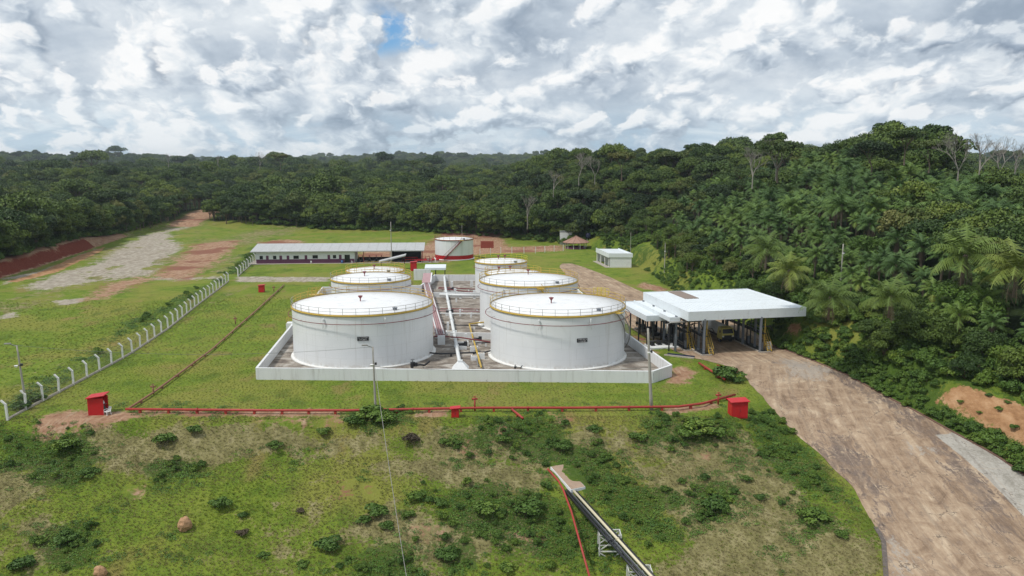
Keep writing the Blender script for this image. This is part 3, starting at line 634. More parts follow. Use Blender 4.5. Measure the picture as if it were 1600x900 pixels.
R2 = tank('second white tank on the right with yellow rim, behind the front right tank', 3.3, 157.2, 9.7, 8.9, vents=((-.0, .5),), npost=32, foam=(az(-.5),), stair=(az(.2), az(.62), 8.6, 2.5, M['yellow'], M['yellow']))
R3 = tank('third white tank on the right, only its roof showing behind the second', .2, 177.4, 6.2, 7.5, vents=((-.1, .1), (-.5, -.1)), npost=22, railmat='yellow')
R4 = tank('farthest white tank of the right row with bright yellow railing', -2.7, 194.6, 6.35, 8.0, vents=((-.1, 0), (.15, .1)), npost=24, railmat='yellowb', backyellow=False)
for q in ((-.62, -.3), (.2, -.35), (.85, .3)):
    pass
T0 = tank('separate white tank with red painted lower band beyond the pad', -19.4, 267.2, 6.4, 6.6, rail=True, band=True, ring=False, railmat='maroon', backyellow=False, vents=(), npost=20,
          stair=(az(.42), az(-.45), 6.5, .4, M['maroon'], M['maroon']))
# inlet valve sets at tank feet
def valve_set(label, x, y, rz, s=1.):
    r = thing('valve_set', label, 'valve', (x, y, .04), rz)
    MB().tube([(0, 0, .5*s), (1.1*s, 0, .5*s), (1.9*s, -.15*s, .45*s), (2.6*s, .5*s, .9*s)], .16*s, 8).build('pipe', M['black'], r, True)
    MB().cyl((0, 0), .38*s, .1, .9*s, 10).cyl((.5*s, 0), .26*s, .2, .8*s, 10).build('valve_body', M['black'], r)
    MB().bar((0, 0, .8*s), (0, 0, 1.3*s), .07).tube(ringpts(.28*s, 1.3*s, 14), .03, 5, True).build('hand_wheel', M['dark'], r)
    MB().box((.9*s, 0, .12), (1.5*s, .7*s, .22)).build('plinth', M['conc'], r)
valve_set('black valve and pipe at the foot of the front left tank', -15.6, 122.3, .0, 1.0)
valve_set('small black valve at the foot of the front right tank', .5, 121.6, .2, .45)

# ------------------------------------------------------------------ pipes inside the bund
def pipe(name, label, pts, r, m, cat='pipe', supports=None, smat=None, group=None, flanges=True, n=10):
    o = thing(name, label, cat, (0, 0, 0), 0, group)
    MB().tube(pts, r, n).build('pipe_run', m, o, True)
    if supports:
        L = 0; P = [Vector(p) for p in pts]
        for a, c in zip(P[:-1], P[1:]):
            d = c-a; k = int(d.length//supports)
            for i in range(k):
                q = a+d*((i+.5)/k); zb = gz(q.x, q.y)-.1
                if q.z-r-zb > .05: MB().box((q.x, q.y, (zb+q.z-r)/2), (max(.3, r*1.6), .3, q.z-r-zb), math.atan2(d.y, d.x)).build('support', smat or m, o)
    if flanges:
        P = [Vector(p) for p in pts]
        for a, c in zip(P[:-1], P[1:]):
            d = c-a; k = int(d.length//12)
            for i in range(1, k+1):
                q = a+d*(i/(k+1)); u = d.normalized()*.05; MB().tube([q-u, q+u], r*1.5, n).build('flange', m, o)
    return o
pipe('transfer_pipe', 'long white pipe running down the middle between both tank rows', [(-18.3, 217, 1.0), (-18.2, 213, 1.4), (-17.7, 208, 1.4), (-16.9, 200, .9), (-8.3, 123.2, .75)], .3, M['paint'], supports=9, smat=M['wallplain'])
o = thing('anchor_block', 'white stepped concrete anchor block at the near end of the long white pipe', 'concrete block', (-8.1, 122.0, .04))
MB().hexa([(-1.3, -1, 0), (1.3, -1, 0), (1.3, 1.2, 0), (-1.3, 1.2, 0)], [(-.5, -.3, .9), (.5, -.3, .9), (.5, .8, .9), (-.5, .8, .9)]).build('block', M['wallplain'], o)
MB().box((0, .3, .98), (.7, .7, .5)).build('collar', M['paint'], o)
# pink pipe rack (spine)
o = thing('pipe_rack', 'raised pinkish pipe rack with red pipes between the two rows of tanks', 'pipe rack', (0, 0, 0))
sa, sb = Vector((-22.4, 205, 1.55)), Vector((-12.7, 139.3, 1.55)); sd_ = (sb-sa).normalized(); sn = Vector((-sd_.y, sd_.x, 0))
for i in range(12):
    p, q = sa+(sb-sa)*(i/12), sa+(sb-sa)*((i+1)/12)-sd_*.06
    MB().bar(p, q, 1.7, .16).build('deck_slab', M['pink'], o)
    MB().box((p+sd_*1.2-Vector((0, 0, .85)))[:], (.35, 1.5, 1.45), math.atan2(sd_.y, sd_.x)).build('pier', M['wallplain'], o)
for k in (-.6, -.2, .2, .6): MB().tube([sa+sn*k+Vector((0, 0, .22)), sb+sn*k+Vector((0, 0, .22))], .11, 8).build('pipe_run', M['pink'] if abs(k) < .5 else M['wallplain'], o, True)
MB().box((-12.5, 138.4, .85), (1.3, .5, 1.6), .15).build('end_pier', M['wallplain'], o)
o = thing('pipe_shelter', 'sloping faded red slab over the far end of the pipe rack', 'slab', (-21.9, 207, 0))
MB().hexa([(-.9, -7, 1.75), (1.3, -7, 1.75), (.3, 6, 2.35), (-1.9, 6, 2.35)], [(-.9, -7, 1.9), (1.3, -7, 1.9), (.3, 6, 2.5), (-1.9, 6, 2.5)]).build('slab', M['pink'], o)
MB().bar((1.35, -7, 1.9), (.35, 6, 2.5), .3, .3).build('edge_beam', M['wallplain'], o)
for y in (-6, 5): MB().box((-.4, y, .85), (.4, .4, 1.7)).build('pier', M['wallplain'], o)
pipe('header_pipe', 'dark red pipe crossing low in front of the pink rack end', [(-13.9, 139.8, 1.2), (-12.5, 138.6, 1.5), (-9, 138.2, 1.35), (-2.6, 134.8, 1.15)], .12, M['maroon'], flanges=False)
pipe('outlet_pipe', 'dark pipe crossing the bund floor right of the front left tank', [(-13.8, 130.4, .5), (-12, 129.4, .55), (-4.5, 130.4, .6), (-3.6, 131.4, .6)], .13, M['dark'], supports=3)
y0, y1, y2 = atz(766, 503, 1.0), atz(733, 507, 1.0), atz(752, 574, .8)
pipe('yellow_pipe', 'bright yellow bent pipe running toward the front wall', [(y0.x+.5, y0.y+.3, .9), (y0.x, y0.y, 1.1), (y1.x, y1.y, 1.1), (y1.x+.1, y1.y-.7, 1.05), (y2.x, y2.y, .8)], .14, M['yellow'], supports=8, smat=M['yellow'])
MBo = thing('yellow_valve_platform', 'small yellow valve stand at the second right tank foot', 'valve', (y0.x+.3, y0.y, .04)); MB().cyl((0, 0), .25, .3, 1.6, 10).box((0, 0, .2), (.8, .8, .4)).build('valve_body', M['yellow'], MBo); MB().bar((-.4, 0, 1.55), (.4, 0, 1.55), .09).build('handle', M['yellow'], MBo)
for lab, a, c, z, rr_, mm in (('thick white pipe on piers, left of the second right tank', (-17.2, 187.5), (-7.2, 186), .85, .34, 'paint'),
        ('pale pink pipe crossing above the brown floor, farther of two', (-15.6, 166.4), (-6.2, 165.4), .9, .13, 'pink'), ('white pipe crossing above the brown floor, nearer of two', (-15.2, 163.5), (-6.3, 162.9), .9, .12, 'paint'),
        ('red pipe near the back wall of the bund', (-18.3, 196.5), (-8.6, 190.5), .9, .12, 'maroon'), ('second red pipe near the back wall', (-18.5, 199), (-9.2, 196), .8, .12, 'maroon'),
        ('thin dark pipe crossing behind the yellow pipe', (-13.2, 152.8), (-5.3, 151.3), .7, .1, 'dark'), ('dark pipe under the yellow bend', (-6.3, 136.9), (-2.9, 137.3), .7, .1, 'dark'),
        ('white pipe from left tank row to the rack, behind front tank', (-21.5, 150.5), (-14.3, 151.5), 1.2, .2, 'paint'), ('white pipe left of the rack beside second left tank', (-21.3, 178), (-18.8, 178.2), 1.1, .3, 'paint'),
        ('dark red pipe at the floor beside rack, middle', (-15.6, 171.5), (-6, 171), .4, .1, 'maroon')):
    pipe('cross_pipe', lab, [(a[0], a[1], z), (c[0], c[1], z)], rr_, M[mm], supports=3.2, smat=M['wallplain'], flanges=False)
o = pipe('drain_pipe', 'thin grey pipe beside the yellow pipe', [(-6.9, 138, .3), (-5.3, 122.5, .3)], .09, M['steel'], flanges=False)
rs = random.Random(5)
for lab, u, v, sx, sy, sz in (('white block left of yellow pipe foot', 741, 562, 1.1, 1.1, .7), ('white block under the yellow pipe foot', 752, 560, 1.1, 1.0, .9), ('white block by yellow pipe middle', 741, 549, 1.4, .9, .9), ('white pillar by the long white pipe', 728, 535, .4, .4, 1.6),
        ('white block with valves right of long pipe', 722, 540, 2.4, 1.1, .8), ('tall white pier in front of rack', 700, 516, .5, .5, 1.6), ('low white plinth beside the rack', 705, 522, 2.2, 1.2, .6), ('white pier of crossing pipes', 719, 494, .4, .4, 1.5),
        ('white post before back wall, left one', 706, 449, .7, .5, 1.6), ('white post before back wall, right one', 737, 448, .7, .5, 1.6), ('white post on thick crossing pipe', 711, 462, .6, .5, 1.8), ('white post left of fourth right tank', 741, 463, .6, .5, 1.5), ('short pier under pale pipe', 713, 472, .4, .4, .8)):
    p = atz(u, v, .04); oo = thing('concrete_block', lab, 'concrete block', (p.x, p.y, .04), .1)
    MB().hexa([(-sx/2, -sy/2, 0), (sx/2, -sy/2, 0), (sx/2, sy/2, 0), (-sx/2, sy/2, 0)], [(-sx*.47, -sy*.47, sz), (sx*.47, -sy*.47, sz), (sx*.47, sy*.47, sz), (-sx*.47, sy*.47, sz)]).build('block', M['wallplain'], oo)
    if sx > 1: MB().box((0, 0, sz+.04), (sx*.7, sy*.6, .08)).build('cap', M['conc'], oo)
for lab, u, v in (('small dark pump on the white block by the long pipe', 722, 538), ('dark valve cluster behind the long white pipe', 702, 487), ('dark valve cluster beside the back posts', 704, 452), ('dark valve cluster left of the third right tank', 745, 530)):
    p = atz(u, v, .9); oo = thing('pump', lab, 'pump', (p.x, p.y, .04), .1)
    MB().tube([(-.7, 0, .9), (.5, 0, .9)], .25, 10).build('motor', M['dark'], oo, True); MB().cyl((.6, 0), .3, .5, 1.35, 10).build('valve_body', M['dark'], oo); MB().box((0, 0, .3), (1.6, .7, .6)).build('plinth', M['wallplain'], oo)
# gantry platform outside the left wall
o = thing('stair_platform', 'small white block with yellow railing outside the left wall', 'platform', (-42.2, 150.5, 0), .08)
MB().box((0, 0, .8), (1.9, 1.8, 1.6)).build('block', M['wallplain'], o)
for x in (-.85, .85):
    for y in (-.8, .8): MB().bar((x, y, 1.6), (x, y, 2.7), .07).build('rail_post', M['yellow'], o)
for y in (-.8, .8):
    for z in (2.15, 2.68): MB().bar((-.85, y, z), (.85, y, z), .06).build('rail', M['yellow'], o)
# yellow access cages on tank rims
for lab, x, y, w in (('yellow cage platform at the left rim of the front left tank', -34.6, 140.6, 2.4), ('yellow cage platform at the right rim of the front right tank', 15.5, 140.1, 2.6)):
    o = thing('rim_platform', lab, 'platform', (x, y, 8.62), .7 if x < 0 else -.75)
    MB().box((0, .55, 0), (w, 1.1, .08)).build('deck', M['yellow'], o)
    for k in range(4):
        for yy in (0, 1.1): MB().bar((-w/2+w*k/3, yy, .04), (-w/2+w*k/3, yy, 1.2), .06).build('rail_post', M['yellowb' if x > 0 else 'yellow'], o)
    for yy in (0, 1.1):
        for z in (.6, 1.2): MB().bar((-w/2, yy, z), (w/2, yy, z), .06).build('rail', M['yellowb' if x > 0 else 'yellow'], o)
# small pump shelter beyond the back wall
o = thing('pump_shelter', 'small open shelter with pale blue white roof behind the back wall', 'shelter', (-21.3, 221, 0), .05)
MB().hexa([(-2.9, -2, 2.5), (2.9, -2, 2.5), (2.9, 2, 3.0), (-2.9, 2, 3.0)], [(-2.9, -2, 3.1), (2.9, -2, 3.1), (2.9, 2, 3.6), (-2.9, 2, 3.6)]).build('roof', M['canopywhite'], o)
for x in (-2.6, 0, 2.6):
    for y in (-1.7, 1.7): MB().bar((x, y, 0), (x, y, 2.6), .14).build('column', M['dark'], o)
MB().tube([(-1.2, 0, .6), (1.5, 0, .6)], .3, 8).box((0, 0, .2), (3, 1, .4)).build('pump', M['dark'], o)

# ------------------------------------------------------------------ loading canopy
CA = rad(11.5); cu, cv = Vector((math.cos(CA), math.sin(CA), 0)), Vector((-math.sin(CA), math.cos(CA), 0)); C0 = Vector((29.2, 130.0, 0))
o = thing('loading_canopy', 'large white flat roofed truck loading canopy on steel columns', 'canopy', C0[:], CA)
Wc, Dc = 21.4, 20.8
for y0, y1, yn in ((0, 2.2, 1), (2.2, 5.6, 1), (5.6, 12.4, 2), (12.4, 15.8, 1), (15.8, Dc, 1)):
    for i in range(yn):
        a, c = y0+(y1-y0)*i/yn, y0+(y1-y0)*(i+1)/yn
        MB().box((Wc/2, (a+c)/2, 7.35), (Wc-.06, c-a-.05, .10+.03*(i % 2))).build('roof_sheet', M['canopywhite'], o)
ribs = MB()
for k in range(1, 30): ribs.box((Wc*k/30, Dc/2, 7.425), (.05, Dc-.2, .05))
tag(ribs.build('roof_rib', M['canopywhite'], o), kind='stuff')
MB().box((6.2, 16.6, 7.45), (2.6, 8.2, .12)).build('roof_strip', plain('rusty_brown_sheet', (.24, .19, .16), .8, 0, .2, 1), o)
for (a, c) in (((0, 0), (Wc, 0)), ((Wc, 0), (Wc, Dc)), ((Wc, Dc), (0, Dc)), ((0, Dc), (0, 0))):
    a, c = Vector((*a, 6.75)), Vector((*c, 6.75)); n = 4
    for i in range(n):
        q = (c-a).normalized()*.012
        MB().bar(a+(c-a)*i/n+q, a+(c-a)*(i+1)/n-q, .12, 1.55).build('fascia_panel', M['canopywhite'], o)
for y in (1.2, 7.3, 13.5, 19.6): MB().bar((.2, y, 6.35), (Wc-.2, y, 6.35), .22, .5).build('roof_beam', M['dark'], o)
for x in (1, 5, 9, 13, 17, 20.6): MB().bar((x, .2, 6.75), (x, Dc-.2, 6.75), .14, .3).build('purlin', M['dark'], o)
colm = MB().box((0, 0, 3.1), (.10, .34, 6.2)).box((0, .17, 3.1), (.30, .03, 6.2)).box((0, -.17, 3.1), (.30, .03, 6.2)).mesh('column', M['steel'])
def cl(u, v):
    d = at(u, v)-C0; return (d.dot(cu), d.dot(cv))
colxy = []
fronts = [cl(1099, 555), cl(1091, 549), cl(1187, 551), cl(1179, 544)]
for (x, y) in fronts:
    for k in range(3):
        link('column', colm, o, (x, y+k*6.1, 0)); colxy.append((x, y+k*6.1))
lf = cl(1055, 549)
for k in range(4): link('column', colm, o, (lf[0], lf[1]+k*5.2, 0))
# loading islands
def island(label, x, y, L, w):
    o = thing('loading_island', label, 'loading island', (C0+cu*x+cv*y)[:], CA)
    MB().box((0, L/2, .11), (w, L, .26)).build('kerb_slab', M['conc'], o)
    MB().box((0, L/2, .25), (w-.4, L-.4, .06)).build('deck', M['dark'], o)
    for i in range(4):
        yy = 1.2+i*(L-2.5)/3
        MB().tube([(-.35, yy, .2), (-.35, yy, 3.6), (-.2, yy, 4.3), (1.3, yy, 4.4), (1.8, yy, 3.6)], .09, 8).build('loading_arm', M['dark'], o, True)
        MB().box((.25, yy+.4, .9), (.5, .6, 1.3)).build('meter_cabinet', M['steel'], o)
        MB().tube([(.35, yy, .2), (.35, yy, 5.8)], .10, 8).build('riser_pipe', M['yellow'] if i == 0 else M['dark'], o, True)
    MB().box((0, L/2, 3.1), (1.0, L-2, .1)).build('walkway', M['dark'], o)
    for z in (3.6, 4.1): MB().bar((-.5, 1, z), (-.5, L-1, z), .05).build('rail', M['steel'], o)
    for s in (-.35, .35): MB().bar((s+.9, .2, .2), (s+.9, 2.6, 3.1), .07, .2).build('stringer', M['yellow'], o)
    for i in range(9): MB().box((.9, .35+i*.27, .4+i*.31), (.7, .24, .04)).build('tread', M['yellow'], o)
    for s in (-.4, .4): MB().bar((s+.9, .2, 1.1), (s+.9, 2.6, 4.0), .05).build('handrail', M['yellow'], o)
i1, i2 = cl(1103, 556), cl(1196, 551)
island('left loading island under the canopy with yellow stair', i1[0]+.1, i1[1]-.2, 17, 1.9)
island('right loading island under the canopy near the bank', i2[0]-.1, i2[1]-.2, 17, 1.9)
i0 = cl(1090, 549); island('dark loading island beside the pipe trestle under the canopy', i0[0]-1.6, i0[1]+.3, 16.5, 1.3)
# smaller canopy at the left
o = thing('pump_canopy', 'smaller lower white canopy over pumps beside the front right tank', 'canopy', (23.4, 136.6, 0), CA)
Ws, Ds = 5.3, 14.6
MB().box((Ws/2, Ds/2, 5.35), (Ws-.1, Ds-.1, .12)).build('roof_sheet', M['canopywhite'], o)
for a, c in (((0, 0), (Ws, 0)), ((Ws, 0), (Ws, Ds)), ((Ws, Ds), (0, Ds)), ((0, Ds), (0, 0))):
    MB().bar((*a, 5.1), (*c, 5.1), .1, 1.0).build('fascia_panel', M['canopywhite'], o)
for x in (.5, Ws-.5):
    for y in (.8, 5, 9.4, 13.8): link('column', MB().box((0, 0, 2.4), (.22, .22, 4.8)).mesh('column', M['dark']), o, (x, y, 0))
o = thing('link_roof', 'narrow stepped white roof between the two canopies', 'roof', (C0-cu*1.9+cv*3.0)[:], CA)
MB().box((.85, 8.7, 5.9), (1.9, 17.2, .12)).build('roof_sheet', M['canopywhite'], o)
MB().bar((-.1, 0, 5.72), (-.1, 17.4, 5.72), .1, .75).build('fascia_panel', M['canopywhite'], o); MB().bar((-.1, 0, 5.72), (1.75, 0, 5.72), .1, .75).build('fascia_panel', M['canopywhite'], o)
for y in (1, 8, 15): MB().bar((.3, y, 0), (.3, y, 5.8), .2).build('column', M['dark'], o)
# pumps in a row under the small canopy
rs = random.Random(3)
for i, (u, v, lab) in enumerate(((992, 517, 'first'), (1000, 521, 'second'), (1008, 526, 'third'), (1016, 531, 'fourth'))):
    p = at(u, v); q = Vector((p.x+.8, p.y+1.5, 0)); oo = thing('pump_set', '%s dark pump with standpipes from the back under the small canopy' % lab, 'pump', q[:], CA)
    MB().box((.8, 0, .15), (2.6, .9, .3)).build('plinth', M['conc'], oo)
    MB().tube([(.2, 0, .7), (1.5, 0, .7)], .32, 10).build('motor', M['black'], oo, True)
    MB().tube([(-.2, 0, .6), (-.2, 0, 3.6), (1.0, 0, 3.8)], .13, 8).build('standpipe', M['black'], oo, True); MB().tube([(.6, .3, .6), (.6, .3, 4.4)], .12, 8).build('standpipe', M['dark'], oo, True)
    MB().cyl((-.2, 0), .3, 1.0, 1.5, 10).build('valve_body', M['dark'], oo)
pd = at(1038, 545); o = thing('pump_pad', 'pale concrete pad with dark pumps before the small canopy', 'pump pad', (pd.x-.2, pd.y+1.6, 0), CA)
MB().box((0, 0, .1), (5.2, 3.4, .3)).build('slab', M['wallplain'], o)
for x, y in ((-1.6, .4), (-.2, .7), (1.2, .5)):
    MB().tube([(x, y-.5, .7), (x, y+.6, .7)], .3, 10).box((x, y, .35), (.7, 1.2, .25)).build('pump', M['black'], o)
MB().tube([(-2.4, .2, 1.0), (2.2, .1, 1.0)], .14, 8).build('manifold_pipe', M['black'], o, True); MB().tube([(1.9, -.9, .2), (1.9, -.9, 2.4)], .2, 8).build('standpipe', M['black'], o, True)
pd = at(1061, 558); o = thing('drain_pit', 'dark blue covered drain trough at the yard edge', 'drain', (pd.x, pd.y, .05), CA+.9)
MB().box((0, 0, .06), (.3, 5, .22)).build('kerb', M['conc'], o); MB().box((.8, 0, .05), (1.3, 4.6, .12)).build('cover', M['bluetank'], o)
e0, e1, e2, e3 = atz(1042, 521, 3.4), atz(1045, 506, 4.7), atz(1052, 503, 5), atz(1085, 502, 5.2)
pipe('vapour_pipe', 'pale bent pipe running along under the canopy front edge', [(e0.x, e0.y, 3.4), (e0.x, e0.y, 5.0), (e0.x+.6, e0.y+.1, 5.3), (e0.x+6, e0.y+1.2, 5.3)], .16, M['railgrey'], flanges=False)
a, c = at(1100, 551), at(1035, 523)
pipe('kerb_rail', 'long pale low rail running back from the island corner', [(a.x-1.6, a.y+.3, .35), (c.x, c.y+6, .35)], .12, M['conc'], flanges=False)
q = cl(1201, 545); p = C0+cu*q[0]+cv*q[1]
o = thing('folding_board', 'white folding A-frame board at the right island end', 'sign board', p[:], CA)
MB().hexa([(-.45, -.35, 0), (.45, -.35, 0), (.45, -.30, 0), (-.45, -.30, 0)], [(-.35, -.03, 1.3), (.35, -.03, 1.3), (.35, .02, 1.3), (-.35, .02, 1.3)]).build('front_board', M['plastic'], o)
MB().hexa([(-.45, .32, 0), (.45, .32, 0), (.45, .37, 0), (-.45, .37, 0)], [(-.35, .03, 1.3), (.35, .03, 1.3), (.35, .08, 1.3), (-.35, .08, 1.3)]).build('back_board', M['plastic'], o)
q = at(1110, 552)
o = thing('drum', 'blue grey drum with pale lid at the left island end', 'drum', q[:])
MB().lathe([(.3, 0), (.3, .3), (.32, .32), (.3, .34), (.3, .62), (.32, .64), (.3, .66), (.3, .92), (.01, .93)], 20).build('barrel', M['steel'], o, True); MB().cyl((0, 0), .28, .925, .98, 16).build('lid', M['plastic'], o)
# tanker truck parked in the middle lane
tp = at(1137, 536); o = thing('tanker_truck', 'cream and yellow truck parked in the middle lane under the canopy', 'truck', tp[:], CA)
MB().hexa([(-1.2, 0, .7), (1.2, 0, .7), (1.2, 1.9, .7), (-1.2, 1.9, .7)], [(-1.2, .05, 1.7), (1.2, .05, 1.7), (1.2, 1.9, 1.7), (-1.2, 1.9, 1.7)]).hexa([(-1.2, .05, 1.7), (1.2, .05, 1.7), (1.2, 1.9, 1.7), (-1.2, 1.9, 1.7)], [(-1.05, .35, 2.7), (1.05, .35, 2.7), (1.05, 1.85, 2.75), (-1.05, 1.85, 2.75)]).build('cab', M['truckyel'], o)
MB().hexa([(-1.02, -.01, 1.75), (1.02, -.01, 1.75), (1.02, .1, 1.75), (-1.02, .1, 1.75)], [(-.9, .24, 2.5), (.9, .24, 2.5), (.9, .35, 2.5), (-.9, .35, 2.5)]).build('windscreen', M['glass'], o)
MB().box((0, -.05, .85), (2.3, .12, .5)).build('bumper', M['dark'], o); MB().box((0, -.02, 1.25), (1.4, .06, .35)).build('grille', M['dark'], o)
for x in (-.95, .95): MB().cyl((0, 0), .15, -.03, .03, 12).build('headlight', M['plastic'], o).matrix_local = Matrix.Translation((x, -.03, 1.22)) @ Matrix.Rotation(math.pi/2, 4, 'X')
MB().tube([(0, 2.3, 2.0), (0, 9.0, 2.0)], 1.05, 20).build('tank_body', M['paint'], o, True); MB().box((0, 5.4, .85), (1.0, 8.8, .3)).build('chassis', M['dark'], o)
for y in (1.1, 6.8, 8.2):
    for x in (-1.02, 1.02):
        wh = MB().tube([(x-.15, y, .5), (x+.15, y, .5)], .5, 18).build('wheel', M['black'], o); MB().tube([(x-.17, y, .5), (x+.17, y, .5)], .22, 12).build('rim', M['railgrey'], wh)
for x in (-1.4, 1.4): MB().box((x, .35, 2.1), (.2, .1, .4)).build('mirror', M['dark'], o)

# ------------------------------------------------------------------ long shed behind
bl = Vector((-81.3, 252.6, 0)); br = Vector((-29.4, 256.4, 0)); bd = (br-bl); BL_ = bd.length; ba = math.atan2(bd.y, bd.x)
o = thing('long_shed', 'long low white and purple building with grey metal roof', 'building', bl[:], ba)
WL = 30.6; Hh = 3.6
# openings measured along the wall: (centre, width, sill, top, is_door)
WTOT = 30.9; x = 0
ops = [(1.6, 1.05, 1.4, 2.5, 0), (3.5, .85, .05, 2.55, 1), (5.8, 1.05, 1.4, 2.5, 0), (7.7, .85, .05, 2.55, 1), (9.95, .85, .05, 2.55, 1), (12.5, 1.7, 1.45, 2.5, 0), (15.6, .85, .05, 2.6, 1),
       (18.5, 1.7, 1.5, 2.6, 0), (22.8, .85, .05, 2.65, 1), (24.6, 1.05, 1.5, 2.6, 0), (26.4, .85, .05, 2.65, 1), (28.6, 1.7, .05, 2.65, 1)]
for c, w, a, b2, d in ops:
    x0, x1 = c-w/2, c+w/2
    MB().box(((x+x0)/2, 0, (1.35+Hh)/2), (x0-x, .2, Hh-1.35)).build('wall', M['wallplain'], o)
    MB().box(((x+x0)/2, -.01, .675), (x0-x, .23, 1.35)).build('painted_dado', M['purple'], o)
    MB().box((c, 0, (b2+Hh)/2), (w, .2, Hh-b2)).build('lintel', M['wallplain'], o)
    if d:
        MB().box((c, .04, (a+b2)/2), (w, .06, b2-a)).build('door', M['glass'] if w > 1.5 else M['purple'], o)
    else:
        MB().box((c, 0, (1.35+a)/2), (w, .2, a-1.35)).build('sill_wall', M['wallplain'], o); MB().box((c, -.01, .675), (w, .23, 1.35)).build('painted_dado', M['purple'], o)
        MB().box((c, .03, (a+b2)/2), (w, .04, b2-a)).build('pane', M['glass'], o)
        for k in ((c-w/2+.04), c, (c+w/2-.04)): MB().box((k, 0, (a+b2)/2), (.05, .08, b2-a)).build('window_frame', M['dark'], o)
    x = x1
MB().box(((x+WTOT)/2, 0, (1.35+Hh)/2), (WTOT-x, .2, Hh-1.35)).build('wall', M['wallplain'], o); MB().box(((x+WTOT)/2, -.01, .675), (WTOT-x, .23, 1.35)).build('painted_dado', M['purple'], o)
MB().box((0, 4, Hh/2), (.2, 8, Hh)).build('wall', M['wallplain'], o); MB().box((WTOT, 4, Hh/2), (.2, 8, Hh)).build('wall', M['wallplain'], o); MB().box((WTOT/2, 8, Hh/2), (WTOT, .2, Hh)).build('wall', M['wallplain'], o)
RW = 60.0/20
for i in range(18):
    xa, xb = -1.6+i*54.8/18, -1.6+(i+1)*54.8/18-.05
    MB().hexa([(xa, -1.0, 3.80), (xb, -1.0, 3.80), (xb, 9.5, 5.35), (xa, 9.5, 5.35)], [(xa, -1.0, 3.92), (xb, -1.0, 3.92), (xb, 9.5, 5.47), (xa, 9.5, 5.47)]).build('roof_sheet', M['greyroof'], o)
MB().bar((-1.6, -1.06, 3.86), (53.2, -1.06, 3.86), .08, .28).build('eaves_gutter', M['greyroof'], o)
for x in (33.9, 42.3, 52.6): MB().bar((x, -.8, 0), (x, -.8, 3.7), .22).build('column', M['pole'] if x == 42.3 else M['maroon'], o)
xs = 42.7
MB().box((xs+4.6, 4.5, 1.9), (9.6, .2, 3.8)).build('dark_partition', M['darkwall'], o); MB().box((xs, 2.4, 1.9), (.2, 4.4, 3.8)).build('dark_partition', M['darkwall'], o); MB().box((xs+9.2, 2.4, 1.9), (.2, 4.4, 3.8)).build('dark_partition', M['darkwall'], o)
MB().box((36.8, 7.5, .5), (11, .25, 1.0)).build('low_wall', M['darkwall'], o)
MB().box((27.5, 3.6, -.02), (60, 10, .12)).build('floor_slab', M['conc'], o)
def wp(x, y, z=0): return bl+Vector((math.cos(ba)*x-math.sin(ba)*y, math.sin(ba)*x+math.cos(ba)*y, z))
for i, x in enumerate((31.9, 33.2, 35.4, 37.6, 39.3)):
    p = wp(x, 1.5); oo = thing('engine_pump', ['dark pump machine beside the end wall of the shed', 'second dark pump machine in the open bay of the shed', 'dark pump machine in the middle of the open bay', 'dark pump machine with upright valve in the open bay', 'last dark pump machine before the grey wall'][i], 'pump', p[:], ba)
    MB().box((0, 0, .3), (.9, 1.6, .5)).build('plinth', M['dark'], oo); MB().tube([(0, -.6, .9), (0, .6, .9)], .35, 10).build('motor', M['black'], oo, True); MB().tube([(0, .5, .9), (0, .5, 2.2)], .12, 8).build('standpipe', M['maroon'], oo, True)
for i, (x, y, z, h) in enumerate(((47, -.2, 1.0, 9), (50, -1.2, .8, 8), (46, 1.0, 1.5, 7), (52.0, .5, 1.9, 4))):
    p, q = wp(x, y, z), wp(x+h*.7, y, z)
    pipe('fire_pump_pipe', ['red horizontal pipe in front of the dark bay', 'low red pipe leading to the banded tank', 'red pipe inside the dark bay', 'high red pipe at the right end of the shed'][i], [(p.x, p.y, 0.1), p, q, (q.x, q.y, .1)], .12, M['redband'], flanges=False)
for i, x in enumerate((53.5, 56, 57.4)):
    p = wp(x, -.5); oo = thing('fire_pump', ['red pump under the right end of the shed roof', 'red pump just right of the shed', 'red valve stand beside the banded tank'][i], 'pump', p[:], ba)
    MB().box((0, 0, .25), (1.2, .8, .5)).build('plinth', M['conc'], oo); MB().tube([(-.5, 0, .9), (.5, 0, .9)], .33, 10).build('motor', M['redband'], oo, True); MB().tube([(0, 0, .9), (0, 0, 2.0)], .1, 6).build('standpipe', M['redband'], oo, True)
p = wp(27.0, -.6); o = thing('blue_drum', 'blue drum against the purple wall near the open door', 'drum', p[:]); MB().lathe([(.35, 0), (.35, .4), (.38, .42), (.35, .44), (.35, .95), (.01, .97)], 14).build('barrel', plain('blue_drum_paint', (.03, .10, .28)), o, True); MB().cyl((0, 0), .32, .96, 1.0, 12).build('lid', M['bluetank'], o)
for i, x in enumerate((17.3, 30.3)):
    p = wp(x, -.9); o = thing('white_chair', ['white plastic chair before the purple dado', 'white plastic chair at the right corner of the white wall'][i], 'chair', p[:], .3+i)
    MB().box((0, 0, .42), (.45, .45, .04)).build('seat', M['plastic'], o); MB().box((0, .22, .66), (.45, .04, .44)).build('backrest', M['plastic'], o)
    for sx in (-.2, .2):
        for sy in (-.2, .2): MB().bar((sx, sy, 0), (sx, sy, .42), .05).build('leg', M['plastic'], o)
